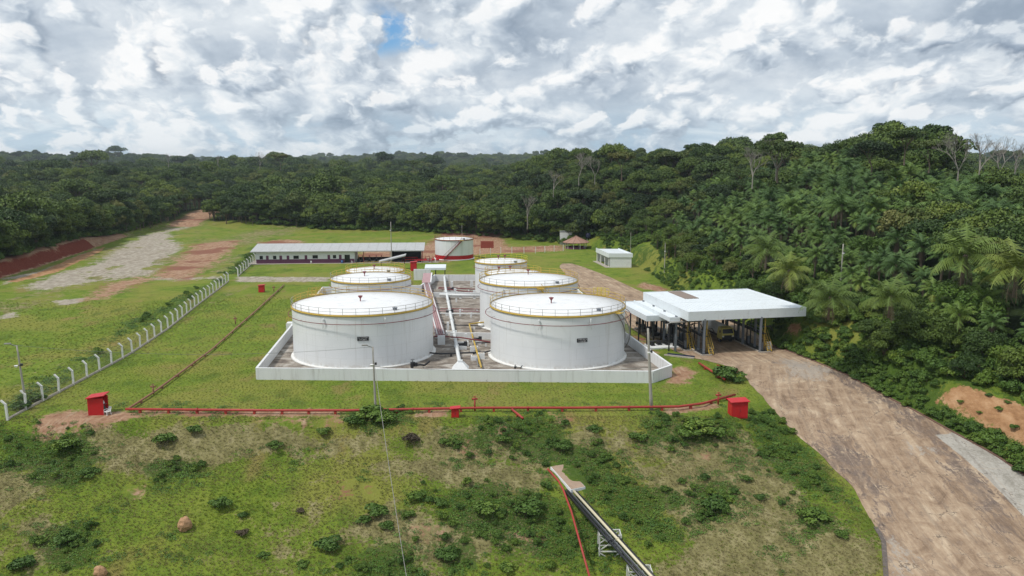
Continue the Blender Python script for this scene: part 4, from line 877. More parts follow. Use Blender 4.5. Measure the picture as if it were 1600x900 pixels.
# tilted small roof panel
a, c = atz(594, 409, 2.2), atz(633, 402, 3.2)
o = thing('tilted_shelter', 'small shelter with long tilted grey roof slab before the shed', 'shelter', (a.x, a.y, 0)); d = Vector((c.x-a.x, 0, 0)); dx = 7.8
MB().hexa([(-.3, -1.0, 2.0), (dx, -1.0, 4.0), (dx, 1.0, 4.4), (-.3, 1.0, 2.4)], [(-.3, -1.0, 2.35), (dx, -1.0, 4.35), (dx, 1.0, 4.6), (-.3, 1.0, 2.6)]).build('roof', M['greyroof'], o)
for x, z in ((.3, 2.1), (dx-.5, 3.9)): MB().bar((x, 0, 0), (x, 0, z), .18).build('column', M['dark'], o)

# ------------------------------------------------------------------ red brick wall, gazebo, white shed
p = at(761, 388); o = thing('brick_store', 'small red brick wall block right of the banded tank', 'brick wall', (p.x, p.y+1, -.1), .03)
w = 4.9
for r_ in range(6):
    for k in range(6):
        MB().box((-w/2+w*(k+.5)/6+(.0 if r_ % 2 else .08), random.uniform(-.02, .02), .25+r_*.45), (w/6-.04, .5, .41)).build('brick', M['brick'], o)
MB().box((0, .02, 1.3), (w-.1, .42, 2.5)).build('mortar', M['brick'], o)
p = at(900, 388); o = thing('gazebo', 'round open gazebo with brown conical tiled roof', 'gazebo', (p.x, p.y, 0)); Rg = 5.0; n = 10
for k in range(n):
    a0, a1 = 2*math.pi*k/n, 2*math.pi*(k+1)/n
    P = [(Rg*math.cos(a), Rg*math.sin(a)) for a in (a0+.012, a1-.012)]
    MB().hexa([(*P[0], 2.25), (*P[1], 2.25), (.1*math.cos(a1), .1*math.sin(a1), 4.4), (.1*math.cos(a0), .1*math.sin(a0), 4.4)], [(*P[0], 2.4), (*P[1], 2.4), (.1*math.cos(a1), .1*math.sin(a1), 4.58), (.1*math.cos(a0), .1*math.sin(a0), 4.58)]).build('roof_slope', M['tile'], o)
    MB().bar((Rg*math.cos(a0), Rg*math.sin(a0), 2.44), (.2*math.cos(a0), .2*math.sin(a0), 4.62), .16, .12).build('ridge_tile', M['tile'], o)
    b0 = (3.9*math.cos(a0), 3.9*math.sin(a0)); b1 = (3.9*math.cos(a1), 3.9*math.sin(a1))
    MB().bar((*b0, 0), (*b0, 2.4), .2).build('column', M['post'], o); MB().bar((*b0, .35), (*b1, .35), .12, .7).build('parapet', M['purple'], o)
MB().cyl((0, 0), .25, 4.5, 4.9, 8, .05).build('finial', M['tile'], o)
p = at(892, 384); o = thing('white_cabin', 'white rendered cabin with darker windows directly behind the gazebo', 'cabin', (p.x-.8, p.y+6.5, 0))
MB().box((0, 0, 2.2), (6.2, 3.4, 5.2)).build('wall', M['wallplain'], o); MB().box((0, 0, 5.25), (6.5, 3.7, .14)).build('roof', M['canopywhite'], o)
for x in (-2, 1.6): MB().box((x, -1.73, 1.8), (1.2, .06, 1.1)).build('window', M['glass'], o)
p = at(919, 386); o = thing('water_tank', 'dark blue water tank on a thin stand behind the gazebo', 'water tank', (p.x+.5, p.y+5, 0))
MB().lathe([(.01, 2.9), (1.0, 2.9), (1.1, 3.3), (1.1, 4.5), (.8, 4.9), (.35, 5.0), (.01, 5.0)], 20).build('tank', M['bluetank'], o, True)
for a in range(4): MB().bar((.7*math.cos(a*1.57+.78), .7*math.sin(a*1.57+.78), 0), (.7*math.cos(a*1.57+.78), .7*math.sin(a*1.57+.78), 2.95), .12).build('leg', M['post'], o)
p0, p1 = at(953, 418), at(983, 416); o = thing('white_shed', 'small white box shed with open left side near the forest', 'shed', (p0.x, p0.y, 0), -.02)
w, dd, hh = p1.x-p0.x+.2, 15.5, 4.0; sk = -2.6
def qd(x, y): return (x+sk*y/dd, y)
def slab(n_, a, c, z0, z1, th, m_):
    a, c = Vector((*qd(*a), 0)), Vector((*qd(*c), 0)); MB().bar(a+Vector((0, 0, (z0+z1)/2)), c+Vector((0, 0, (z0+z1)/2)), th, z1-z0).build(n_, m_, o)
slab('wall', (0, 0), (w, 0), .5, 4.05, .2, M['wallplain']); slab('wall_base', (0, -.02), (w, -.02), 0, .5, .26, M['post']); slab('wall', (w, .2), (w, dd), 0, 4.05, .2, M['wallplain']); slab('wall', (0.2, dd), (w, dd), 0, 4.05, .2, M['wallplain'])
slab('fascia', (-.4, -.15), (-.4, dd), 3.0, 4.4, .14, M['canopywhite']); slab('fascia', (-.4, -.22), (w+.3, -.22), 3.15, 4.4, .14, M['canopywhite']); slab('fascia', (w+.3, -.1), (w+.3, dd), 3.3, 4.35, .14, M['canopywhite'])
for y in (.6, 5.5, 10.4, 15): slab('column', (-.1, y), (-.1, y+.3), 0, 3.2, .25, M['post'])
slab('partition', (.2, 6), (w-.2, 6), 0, 3, .15, M['wallplain'])
a = [qd(-.35, -.1), qd(w+.25, -.1), qd(w+.25, dd), qd(-.35, dd)]
MB().hexa([(*a[0], 3.9), (*a[1], 3.9), (*a[2], 4.0), (*a[3], 4.0)], [(*a[0], 4.0), (*a[1], 4.0), (*a[2], 4.1), (*a[3], 4.1)]).build('roof_sheet', M['canopywhite'], o)
MB().prism([qd(-1.4, -.5), qd(.2, -.5), qd(.2, dd), qd(-1.4, dd)], -.1, .12).build('floor_slab', M['conc'], o)

# ------------------------------------------------------------------ poles with lamps, wires
TOPS = {}
def pole(key, label, u, v, h, lean=(0, 0), lamp=.66, arm=True, r=.17, tp=None, grp=None, m_='pole'):
    p = at(u, v) if tp is None else Vector(tp); o = thing('lamp_post' if lamp else 'power_pole', label, 'pole', (p.x, p.y, p.z-.2), 0, grp)
    top = Vector((lean[0], lean[1], h+.2)); pts = [top*(k/6) for k in range(7)]
    MB().tube(pts, [r*(1-.45*k/6) for k in range(7)], 10).build('shaft', M[m_], o, True)
    if arm:
        MB().bar(top-Vector((0, 0, .1)), top+Vector((-.75, -.3, .25)), .09).build('bracket_arm', M['railgrey'], o)
        MB().box((top+Vector((-.95, -.35, .3)))[:], (.75, .3, .14), .2).build('lamp_head', M['railgrey'], o)
    if lamp:
        q = top*lamp; MB().bar(q, q+Vector((-.1, -.55, .05)), .07).build('bracket', M['dark'], o)
        MB().cyl((q.x-.12, q.y-.6), .16, q.z-.1, q.z+.12, 12, .24).build('flood_lamp', M['lampw'], o); MB().box((q.x+.3, q.y-.1, q.z+.1), (.25, .25, .3)).build('control_box', M['dark'], o)
    TOPS[key] = Vector((p.x, p.y, p.z-.2))+top; return o
pole('l', 'leaning concrete lamp post beside the left fence', 42, 640, 8.6, (-.5, 0), .70)
pole('m', 'slim concrete lamp post standing in front of the left tank', 587, 643, 8.6, (-.15, 0), .74)
pole('r', 'tallest concrete lamp post in front of the canopy, with white lamp', 1018, 641, 10.9, (-.75, 0), .72, False, r=.24)
pole('b', 'grey pole standing before the long shed roof', 612, 411, 13.2, (0, 0), .8, False, r=.18)
pole('rr', 'concrete pole on the grass bank behind the canopy', 1038, 433, 9.8, (0, 0), .75, False)
pole('t', 'thin mast behind the banded tank', 722, 382, 7.5, (0, 0), 0, False, r=.1, m_='railgrey')
pole('g', 'thin pole behind the white shed', 962, 395, 7.0, (0, 0), 0, False, r=.1, tp=(39, 262, gz(39, 262)))
hp = at(1313, 452, True); pole('h', 'pale pole standing among the palms on the hillside', 0, 0, 8.5, (0, 0), .8, False, tp=(hp.x, hp.y, gz(hp.x, hp.y)))
def wire(label, a, c, sag, r=.018, n=20, grp=None):
    a, c = Vector(a), Vector(c); P = [a.lerp(c, i/n)-Vector((0, 0, sag*4*(i/n)*(1-i/n))) for i in range(n+1)]
    o = MB().tube(P, r, 4).build('overhead_wire', M['wire'] if r < .03 else M['railgrey'], None, True); tag(o, label, 'wire', grp)
wire('thin cable between the left post and the middle post', TOPS['l']*1, TOPS['m']*1, 1.1)
mm = TOPS['m']-Vector((0, 0, 2.6)); wire('thin cable hanging between the middle post and the tall right post', mm, TOPS['r']-Vector((0, 0, 5.2)), .5, .03)
mb = at(640, 899); wire('pale cable dropping from the middle post down the grass slope', mm+Vector((0, 0, 2.0)), (mb.x+.3, mb.y-3, mb.z+.1), 1.0, .03)

# ------------------------------------------------------------------ fences
def fence(label, pts_px, nposts, hgt=2.6, lean_dir=Vector((-1, 0, 0)), world=None, wires=True, pm_='post', bent=True, thick=.23):
    P = world if world is not None else [at(*q) for q in pts_px]
    P = [Vector((p[0], p[1], 0)) for p in P]; Ls = [0]
    for a, c in zip(P[:-1], P[1:]): Ls.append(Ls[-1]+(c-a).length)
    def pt(s):
        for i in range(len(P)-1):
            if s <= Ls[i+1]+1e-6: f = (s-Ls[i])/(Ls[i+1]-Ls[i]); q = P[i].lerp(P[i+1], f); return Vector((q.x, q.y, gz(q.x, q.y)))
    o = thing('fence', label, 'fence', (0, 0, 0))
    m1 = MB()
    if bent: m1.bar((0, 0, -.4), (0, 0, hgt-.45), thick).hexa([(-thick/2, -thick/2, hgt-.5), (thick/2, -thick/2, hgt-.5), (thick/2, thick/2, hgt-.5), (-thick/2, thick/2, hgt-.5)],
            [(-.62, -thick/2, hgt), (-.46, -thick/2, hgt+.1), (-.46, thick/2, hgt+.1), (-.62, thick/2, hgt)])
    else: m1.bar((0, 0, -.3), (0, 0, hgt), thick)
    pm = m1.mesh('post', M[pm_]); pts = [pt(Ls[-1]*i/(nposts-1)) for i in range(nposts)]
    for p in pts:
        q = link('post', pm, o, p, random.uniform(-.08, .08)); q.rotation_euler.x = random.uniform(-.02, .02); q.rotation_euler.y = random.uniform(-.03, .03)
    if wires:
        for a, c in zip(pts[:-1], pts[1:]):
            MB().bar(a+Vector((0, 0, .08)), c+Vector((0, 0, .08)), .22, .4).build('plinth_beam', M['conc'], o)
        w = MB()
        for a, c in zip(pts[:-1], pts[1:]):
            hh = hgt-.5; k = int((c-a).length/.28)
            for z in (.3, hh*.5, hh): w.bar(a+Vector((0, 0, z)), c+Vector((0, 0, z)), .02)
            for z, xx in ((hh+.15, -.12), (hh+.3, -.27), (hh+.45, -.45)): w.bar(a+Vector((xx, 0, z)), c+Vector((xx, 0, z)), .015)
            for i in range(-6, k):
                for sgn in (0, 1):
                    f0, f1 = i/k, (i+hh/.28)/k
                    g0, g1 = max(f0, 0), min(f1, 1)
                    if g1 <= g0: continue
                    z0, z1 = .28+(hh-.28)*(g0-f0)/(f1-f0), .28+(hh-.28)*(g1-f0)/(f1-f0)
                    if sgn: z0, z1 = hh+.28-z0, hh+.28-z1
                    p, q = a.lerp(c, g0)+Vector((0, 0, z0)), a.lerp(c, g1)+Vector((0, 0, z1)); u_ = Vector((0, 0, .012))
                    w.add([p-u_, p+u_, q+u_, q-u_], [(0, 1, 2, 3)])
        tag(w.build('wire_mesh', M['wire'], o), kind='stuff')
    return o
fence('long wire fence on white bent posts along the left of the pad', [(12, 657), (103, 608), (200, 556), (263, 514), (310, 476), (357, 440)], 31)
fence('short wire fence on white bent posts beside the long shed', [(372, 432), (402, 405)], 9)
fence('row of white stub posts on the grass behind the tanks', [(750, 399), (790, 396), (833, 396), (880, 392)], 9, 2.3, wires=False, bent=False, thick=.2)

# ------------------------------------------------------------------ red fire main along the pad edge
def redpipe(label, pxs, r, m_, z=.55, sup=3.4):
    pts = [at(*q) for q in pxs]; pts = [(p.x, p.y, gz(p.x, p.y)+z) for p in pts]
    return pipe('fire_main', label, pts, r, M[m_], supports=sup, smat=M[m_])
redpipe('long red pipe on supports along the front edge of the pad', [(197, 645), (420, 647), (545, 647), (745, 643), (905, 643), (1060, 641), (1098, 636), (1148, 622)], .17, 'redpipe', .5)
redpipe('faded rusty pipe running back across the left lawn', [(200, 643), (240, 617), (330, 550), (400, 488), (444, 447)], .14, 'redfade', .35, 6)
redpipe('red pipe climbing from the shrub toward the small canopy', [(1132, 598), (1092, 572)], .17, 'redpipe', .5)
redpipe('short red pipe beside the shrub at the yard edge', [(1120, 577), (1155, 590)], .1, 'redpipe', .7)
redpipe('short red branch pipe going down the bank', [(800, 645), (817, 659)], .15, 'redpipe', .45, 2)
for lab, u, v, hh, mm in (('small red hydrant with valve on the front pipe, middle', 742, 643, 1.7, 'redpipe'), ('red hydrant at the right front pipe beside the booth', 1122, 633, 1.4, 'redpipe'), ('faded hydrant at the lower part of the left lawn pipe', 240, 617, 1.2, 'redfade'),
        ('faded hydrant at the upper part of the left lawn pipe', 368, 507, 1.2, 'redfade'), ('rusty hydrant near the far end of the left lawn pipe', 428, 456, 1.2, 'redfade')):
    p = at(u, v); o = thing('hydrant', lab, 'hydrant', p[:]); MB().tube([(0, 0, .1), (0, 0, hh)], .11, 8).build('riser', M[mm], o, True); MB().tube([(-.35, 0, hh), (.35, 0, hh)], .13, 8).build('outlet', M[mm], o, True)
    MB().bar((0, 0, hh), (0, 0, hh+.3), .06).tube(ringpts(.16, hh+.3, 10), .03, 5, True).build('hand_wheel', M[mm], o)
def hose_box(label, u, v, w, d, h, rz=0., mono=True, opened=False):
    p = at(u, v); o = thing('hose_cabinet', label, 'cabinet', (p.x, p.y+d/2, p.z), rz); t_ = .06
    MB().box((0, -d/2+t_/2, h/2), (w, t_, h)).build('front_panel', M['redbox'], o); MB().box((0, d/2-t_/2, h/2), (w, t_, h)).build('back_panel', M['redbox'], o)
    MB().box((-w/2+t_/2, 0, h/2), (t_, d-2*t_, h)).build('side_panel', M['redbox'], o)
    if not opened:
        MB().box((w/2-t_/2, 0, h/2), (t_, d-2*t_, h)).build('side_panel', M['redbox'], o)
        for x in (-w*.25, w*.25): MB().box((x, -d/2-.02, h*.5), (w*.46, .03, h*.86)).build('door', M['redbox'], o)
        MB().box((w*.04, -d/2-.05, h*.5), (.04, .05, .2)).build('handle', M['maroon'], o)
    else: MB().box((0, .1, h*.5), (w-.2, d*.6, .05)).build('shelf', M['maroon'], o)
    e = .18; dz = .32 if opened else .12
    MB().hexa([(-w/2-e, -d/2-e, h), (w/2+e, -d/2-e, h+dz), (w/2+e, d/2+e, h+dz), (-w/2-e, d/2+e, h)], [(-w/2-e, -d/2-e, h+.09), (w/2+e, -d/2-e, h+dz+.09), (w/2+e, d/2+e, h+dz+.09), (-w/2-e, d/2+e, h+.09)]).build('roof', M['redbox'], o)
    return o
hose_box('red hose booth with sloping roof and open right side at the left corner', 149, 649, 1.9, 1.7, 2.2, .12, opened=True)
hose_box('bright red hose booth at the right corner of the pad', 1155, 654, 2.1, 1.6, 2.1, .05)
hose_box('small red hose box on the front pipe, middle of the pad', 711, 653, .95, .8, 1.15)
hose_box('small red hose box on the far left lawn', 408, 457, 1.3, 1.1, 1.7)
hose_box('dark red hose box behind the second left tank', 646, 423.5, 1.8, 1.4, 2.6)
p = at(156, 645); o = thing('work_clothes', 'white and teal cloth bundle stored inside the open red booth', 'bundle', (p.x+.15, p.y+.5, p.z+.05)); MB().lathe([(.01, 0), (.32, .05), (.36, .45), (.26, .8), (.01, .82)], 9).build('lower_cloth', M['greenbag'], o, True); MB().lathe([(.01, .75), (.25, .8), (.33, 1.1), (.2, 1.4), (.01, 1.45)], 9).build('upper_cloth', M['plastic'], o, True)
p = at(168, 648); o = thing('plastic_chair', 'white plastic armchair on bare earth beside the open red booth', 'chair', (p.x, p.y, p.z), -.5)
MB().box((0, 0, .44), (.62, .6, .06)).build('seat', M['plastic'], o); MB().hexa([(-.3, .26, .46), (.3, .26, .46), (.3, .32, .46), (-.3, .32, .46)], [(-.28, .42, 1.0), (.28, .42, 1.0), (.28, .47, 1.0), (-.28, .47, 1.0)]).build('backrest', M['plastic'], o)
for sx in (-.28, .28):
    MB().bar((sx, -.25, .7), (sx, .32, .72), .07, .05).build('armrest', M['plastic'], o)
    for sy in (-.26, .26): MB().bar((sx*1.15, sy*1.1, 0), (sx, sy, .7 if sy < 0 else .46), .07).build('leg', M['plastic'], o)
# bundle of dry brush at the wall foot
p = at(760, 594); o = thing('rubbish_sack', 'tan sack and dark debris lying at the foot of the front wall', 'sack', (p.x, p.y-.3, 0)); MB().lathe([(.01, 0), (.55, .02), (.6, .25), (.35, .5), (.01, .55)], 9).build('sack', M['conc'], o, True); MB().lathe([(.01, 0), (.4, .02), (.45, .3), (.2, .5), (.01, .5)], 7, (-.95, .1)).build('dark_debris', M['brownbush'], o); MB().lathe([(.01, 0), (.4, .02), (.45, .2), (.2, .35), (.01, .4)], 7, (.9, 0)).build('dark_debris', M['brownbush'], o)

# ------------------------------------------------------------------ pipe descent: anchor slab, pipes and lattice towers
A = at(880, 752); Bz = -6.2
bA, bB = at(862, 735), at(892, 772)
o = thing('pipe_anchor', 'pale concrete anchor block on the slope where the pipes start down', 'concrete block', (0, 0, 0))
d = (Vector((bB.x, bB.y, 0))-Vector((bA.x, bA.y, 0))).normalized(); nn = Vector((-d.y, d.x, 0))
z0 = bA.z+.35; L = 5.0; dz = -.9; s0 = Vector((bA.x, bA.y, z0))-d*.3
def bp(f, w, z): return s0+d*L*f+nn*w+Vector((0, 0, dz*f+z))
MB().hexa([bp(0, -.1, -1.6), bp(1, -.1, -1.6), bp(1, 1.9, -1.6), bp(0, 1.9, -1.6)], [bp(0, 0, 0), bp(1, 0, 0), bp(1, 1.85, 0), bp(0, 1.85, 0)]).build('block', M['wallplain'], o)
MB().hexa([bp(.01, .06, 0), bp(.99, .06, 0), bp(.99, 1.8, 0), bp(.01, 1.8, 0)], [bp(.01, .06, .03), bp(.99, .06, .03), bp(.99, 1.8, .03), bp(.01, 1.8, .03)]).build('weathered_top', plain('brown_stained_concrete', (.36, .26, .19), .9, 0, .2, 1.5, (.2, .13, .09), .6), o)
P1 = bp(1, 0, 0); fwd = None
def ray_at_dist(u, v, D):
    dx, uy = (u-800)/F_PX, -(v-450)/F_PX; cp, sp = math.cos(PITCH), math.sin(PITCH); r = Vector((dx, cp+uy*sp, -sp+uy*cp)); return Vector((0, 0, CAM_H))+r*(D/r.y)
q0 = ray_at_dist(896, 768, bp(1, 1.2, 0).y-.2); q1 = ray_at_dist(1020, 905, q0.y-17.5); dirp = (q1-q0); side = Vector((1, .1, 0)).normalized()
for i, (off_, r_, mm, lab, zz) in enumerate(((-1.15, .17, 'black', 'leftmost black pipe descending the slope', -.1), (-.75, .13, 'dark', 'second black pipe descending the slope', 0), (-.42, .12, 'steel', 'third pipe, dark grey, left of the cream pipe', -.15), (0, .17, 'cream', 'cream coloured pipe descending the slope', .12),
        (.5, .15, 'black', 'rightmost black pipe, right of the cream pipe', 0), (.2, .10, 'dark', 'thin dark pipe beneath the cream pipe', -.3))):
    off_ *= .68; r_ *= .82; a = q0+side*off_+Vector((0, 0, zz)); c = q0+dirp*1.25+side*off_*1.05+Vector((0, 0, zz))
    pipe('descent_pipe', lab, [a-dirp.normalized()*.6, c], r_, M[mm], n=12)

ra = [ray_at_dist(856, 733, bA.y-.2), ray_at_dist(873, 752, bA.y-2.4), ray_at_dist(880, 765, bA.y-4), ray_at_dist(893, 800, bA.y-8), ray_at_dist(925, 915, bA.y-19)]
pipe('red_descent_pipe', 'thin red pipe descending left of the black pipes', ra, .11, M['redpipe'])
def tower(label, u0, v0, f, w, hgt):
    c = q0+dirp*f; tp = ray_at_dist(u0, v0, c.y+.8); o = thing('lattice_tower', label, 'steel tower', (tp.x, tp.y, tp.z-hgt))
    for x in (0, w):
        for y in (0, 1.3): MB().bar((x, y, 0), (x, y, hgt), .13).build('upright', M['greypaint'], o)
    k = int(hgt/1.75); hz = 1.75
    for y in (0, 1.3):
        for i in range(k):
            z = hgt-.05-i*hz
            MB().bar((0, y, z), (w, y, z), .1).build('crossbar', M['greypaint'], o)
            if i % 1 == 0:
                MB().bar((0, y-.02, z-.1), (w, y-.02, z-hz+.1), .09).build('brace', M['greypaint'], o); MB().bar((0, y+.04, z-hz+.1), (w, y+.04, z-.1), .09).build('brace', M['greypaint'], o)
                MB().box((w/2, y-.07, z-hz/2), (.45, .04, .45)).build('gusset_plate', M['greypaint'], o)
    for x in (0, w):
        for i in range(k): MB().bar((x, 0, hgt-.05-i*hz), (x, 1.3, hgt-.05-i*hz), .08).build('crossbar', M['greypaint'], o)
    MB().box((w/2, .65, -.6), (w+.8, 2.1, 1.2)).build('footing', M['conc'], o)
tower('pale grey lattice tower carrying the descending pipes', 937, 836, .53, 2.2, 10.4)
tower('second pale lattice tower cut by the bottom edge', 983, 893, .86, 2.2, 11.5)
# termite mounds / boulders
for lab, u, v, r_ in (('rounded tan boulder on the lower left slope', 289, 826, .85), ('tan boulder cut by the bottom edge, left', 157, 899, .7)):
    p = at(u, v); v_ = []; me = bpy.data.meshes.new('boulder'); import bmesh
    bm = bmesh.new(); bmesh.ops.create_icosphere(bm, subdivisions=3, radius=1)
    for q in bm.verts:
        n_ = float(fbm(np.array([q.co.x*2+p.x]), np.array([q.co.y*2+q.co.z*3]), .8, 3, 3)[0]); q.co = Vector((q.co.x*.8, q.co.y*.8, q.co.z*1.05))*r_*(1+.32*n_)
    bm.to_mesh(me); bm.free(); me.materials.append(M['rock']); o = link('boulder', me, None, (p.x, p.y, p.z+r_*.5)); tag(o, lab, 'boulder')

# ================================================================== vegetation
LIB = bpy.data.collections.new("plant_library")      # sources for the instanced masses, not part of the scene
def quads(P, Nn, w, l, roll, tone, bend=0.):
    """leaf cards: centre P, normal N, half width w, half length l"""
    n = len(P); ref = np.tile([0., 0., 1.], (n, 1)); par = np.abs((Nn*ref).sum(1)) > .95; ref[par] = [1., 0, 0]
    a = np.cross(Nn, ref); a /= np.linalg.norm(a, axis=1)[:, None]+1e-9; b_ = np.cross(Nn, a)
    ca, sa_ = np.cos(roll)[:, None], np.sin(roll)[:, None]; u = a*ca+b_*sa_; v = -a*sa_+b_*ca
    w = np.asarray(w).reshape(-1, 1)*np.ones((n, 1)); l = np.asarray(l).reshape(-1, 1)*np.ones((n, 1))
    V = np.stack([P-v*l, P+u*w-v*l*.1+Nn*bend*w, P+v*l, P-u*w+v*l*.1+Nn*bend*w], 1).reshape(-1, 3)
    return V, np.arange(4*n).reshape(n, 4), tone
def crown_mesh(name, m_, seed, R=4., H=5., base=4., lobes=11, leaves=1500, ls=.33, flat=0., lob=.42):
    r = np.random.default_rng(seed); C = []; 
    for i in range(lobes):
        a = r.uniform(0, 2*math.pi); q = math.sqrt(r.uniform(0, 1))*.72; zz = r.uniform(-.35, .55)*(1-q*.6)
        C.append((R*q*math.cos(a), R*q*math.sin(a), base+H*(.45+zz*(1-flat)), R*lob*r.uniform(.7, 1.15)))
    C = np.array(C); wts = C[:, 3]**2; li = r.choice(lobes, leaves, p=wts/wts.sum())
    D = r.normal(size=(leaves, 3)); D[:, 2] = np.abs(D[:, 2])*1.0-.35*(r.uniform(size=leaves)); D /= np.linalg.norm(D, axis=1)[:, None]
    rr_ = C[li, 3]*r.uniform(.72, 1.08, leaves)
    P = C[li, :3]+D*rr_[:, None]*np.array([1, 1, .78*(1-.45*flat)])
    Nn = D+r.normal(size=(leaves, 3))*.55; Nn /= np.linalg.norm(Nn, axis=1)[:, None]
    lt = r.uniform(0, 1, lobes)
    tone = np.clip(.55*lt[li]+.45*r.uniform(size=leaves), 0, 1)
    V, Qd, T = quads(P, Nn, ls*r.uniform(.6, 1.2, leaves), ls*r.uniform(.9, 1.7, leaves), r.uniform(0, 6.28, leaves), tone, .25)
    return np_mesh(name, V, Qd, m_, T)
def trunk_mesh(name, m_, seed, R=4., H=5., base=4., r0=.28, limbs=6):
    r = random.Random(seed); b = MB(); top = Vector((r.uniform(-.4, .4), r.uniform(-.4, .4), base+H*.35))
    b.tube([(0, 0, -.6), (top.x*.3, top.y*.3, base*.5), top[:]], [r0*1.25, r0, r0*.6], 7)
    for i in range(limbs):
        a = 2*math.pi*i/limbs+r.uniform(-.4, .4); s = Vector((top.x*.6, top.y*.6, base*r.uniform(.6, .95))); e = Vector((math.cos(a)*R*.62, math.sin(a)*R*.62, base+H*r.uniform(.35, .65)))
        b.tube([s, s.lerp(e, .5)+Vector((0, 0, .3)), e], [r0*.5, r0*.3, r0*.12], 5)
    return b.mesh(name, m_, True)
def palm_meshes(seed, L=3.9, H=6.5, nf=20, big=False):
    r = np.random.default_rng(seed); Vs = []; N_ = []; W_ = []; Ls = []; T_ = []; VV = []; QQ = []; TT = []; off = 0
    VD = []; QD = []; TD = []; offd = 0
    def frond(az_, el, L_, tw, nl, wid, dead=False):
        nonlocal off, offd
        ts = np.linspace(0, 1, 9); e = el-(1.35+.35*r.uniform())*ts**1.5*(1.0 if not dead else .5); seg = L_/8
        h = np.concatenate([[0], np.cumsum(np.cos((e[1:]+e[:-1])/2)*seg)]); z = np.concatenate([[0], np.cumsum(np.sin((e[1:]+e[:-1])/2)*seg)])
        ca, sa_ = math.cos(az_), math.sin(az_); tl = np.repeat(np.linspace(.10, .99, nl), 2); sd2 = np.tile([-1., 1.], nl)
        hh = np.interp(tl, ts, h); zz = np.interp(tl, ts, z); ee = np.interp(tl, ts, e); o_ = np.stack([hh*ca, hh*sa_, H+zz], 1)
        tan = np.stack([np.cos(ee)*ca, np.cos(ee)*sa_, np.sin(ee)], 1); side_ = np.stack([-sa_*sd2, ca*sd2, 0*sd2], 1)
        ll = L_*.30*np.sin(np.clip(tl*1.0+.12, 0, 1)*math.pi)**.6*r.uniform(.85, 1.1, 2*nl)
        drp = -(.35+.55*r.uniform(size=2*nl)+(.5 if dead else 0))
        dv_ = side_*.85+tan*.42+np.array([0, 0, 1.])*drp[:, None]; dv_ /= np.linalg.norm(dv_, axis=1)[:, None]
        wv = tan*wid; tip = o_+dv_*ll[:, None]
        V = np.stack([o_-wv, o_+wv, tip+wv*.25, tip-wv*.25], 1).reshape(-1, 3)
        tone = np.clip(tw+.25*r.uniform(size=2*nl), 0, 1)
        Qq = np.arange(len(V)).reshape(-1, 4)
        # rachis strip
        rp = np.stack([h*ca, h*sa_, H+z], 1); sv = np.array([-sa_, ca, 0])*.05; V2 = np.concatenate([rp-sv, rp+sv]); Q2 = np.array([(i, i+1, 10+i, 9+i) for i in range(8)])+len(V)
        V = np.concatenate([V, V2]); Qq = np.concatenate([Qq, Q2]); tone = np.concatenate([tone, np.full(8, tw)])
        if dead: VD.append(V); QD.append(Qq+offd); TD.append(tone); offd += len(V)
        else: VV.append(V); QQ.append(Qq+off); TT.append(tone); off += len(V)
    for i in range(nf):
        f = i/nf; el = rad(82-95*f+r.uniform(-8, 8)); frond(i*2.4+r.uniform(-.2, .2), el, L*r.uniform(.85, 1.1), .25+.4*f*r.uniform(), 26 if big else 19, .09 if big else .085)
    for i in range(6): frond(i*1.05+r.uniform(), rad(-48-r.uniform(0, 25)), L*.75, r.uniform(0, .7), 10, .06, True)
    g_ = np_mesh('green_fronds', np.concatenate(VV), np.concatenate(QQ), M['palmbright' if big else 'palmleaf'], np.concatenate(TT)); d_ = np_mesh('dead_fronds', np.concatenate(VD), np.concatenate(QD), M['palmdead'], np.concatenate(TD))
    b = MB(); x, y = r.uniform(-.4, .4, 2); b.tube([(x, y, -.8), (x*.5, y*.5, H*.5), (0, 0, H)], [.24, .2, .22], 8); b.lathe([(.22, H-.5), (.34, H-.1), (.25, H+.35), (.02, H+.5)], 8)
    return g_, d_, b.mesh('trunk', M['trunk'], True)
def bare_mesh(name, seed, H=9., spread=.55, depth=5, r0=.22, m_='bare'):
    r = random.Random(seed); b = MB()
    def grow(p, d, L, rr_, k):
        e = p+d*L; mid = p.lerp(e, .5)+Vector((r.uniform(-1, 1), r.uniform(-1, 1), 0))*L*.06
        b.tube([p, mid, e], [rr_, rr_*.85, rr_*.66], 5 if k > 2 else 3, caps=False)
        if k == 0: return
        for i in range(2 if r.random() < .45 else 3):
            nd = (d+Vector((r.uniform(-1, 1), r.uniform(-1, 1), r.uniform(-.25, .6)))*spread*1.35).normalized()
            grow(e, nd, L*r.uniform(.62, .85), rr_*.62, k-1)
    grow(Vector((0, 0, -.5)), Vector((0, 0, 1)), H*.34, r0, depth)
    return b.mesh(name, M[m_], True)
LEAFN = {}
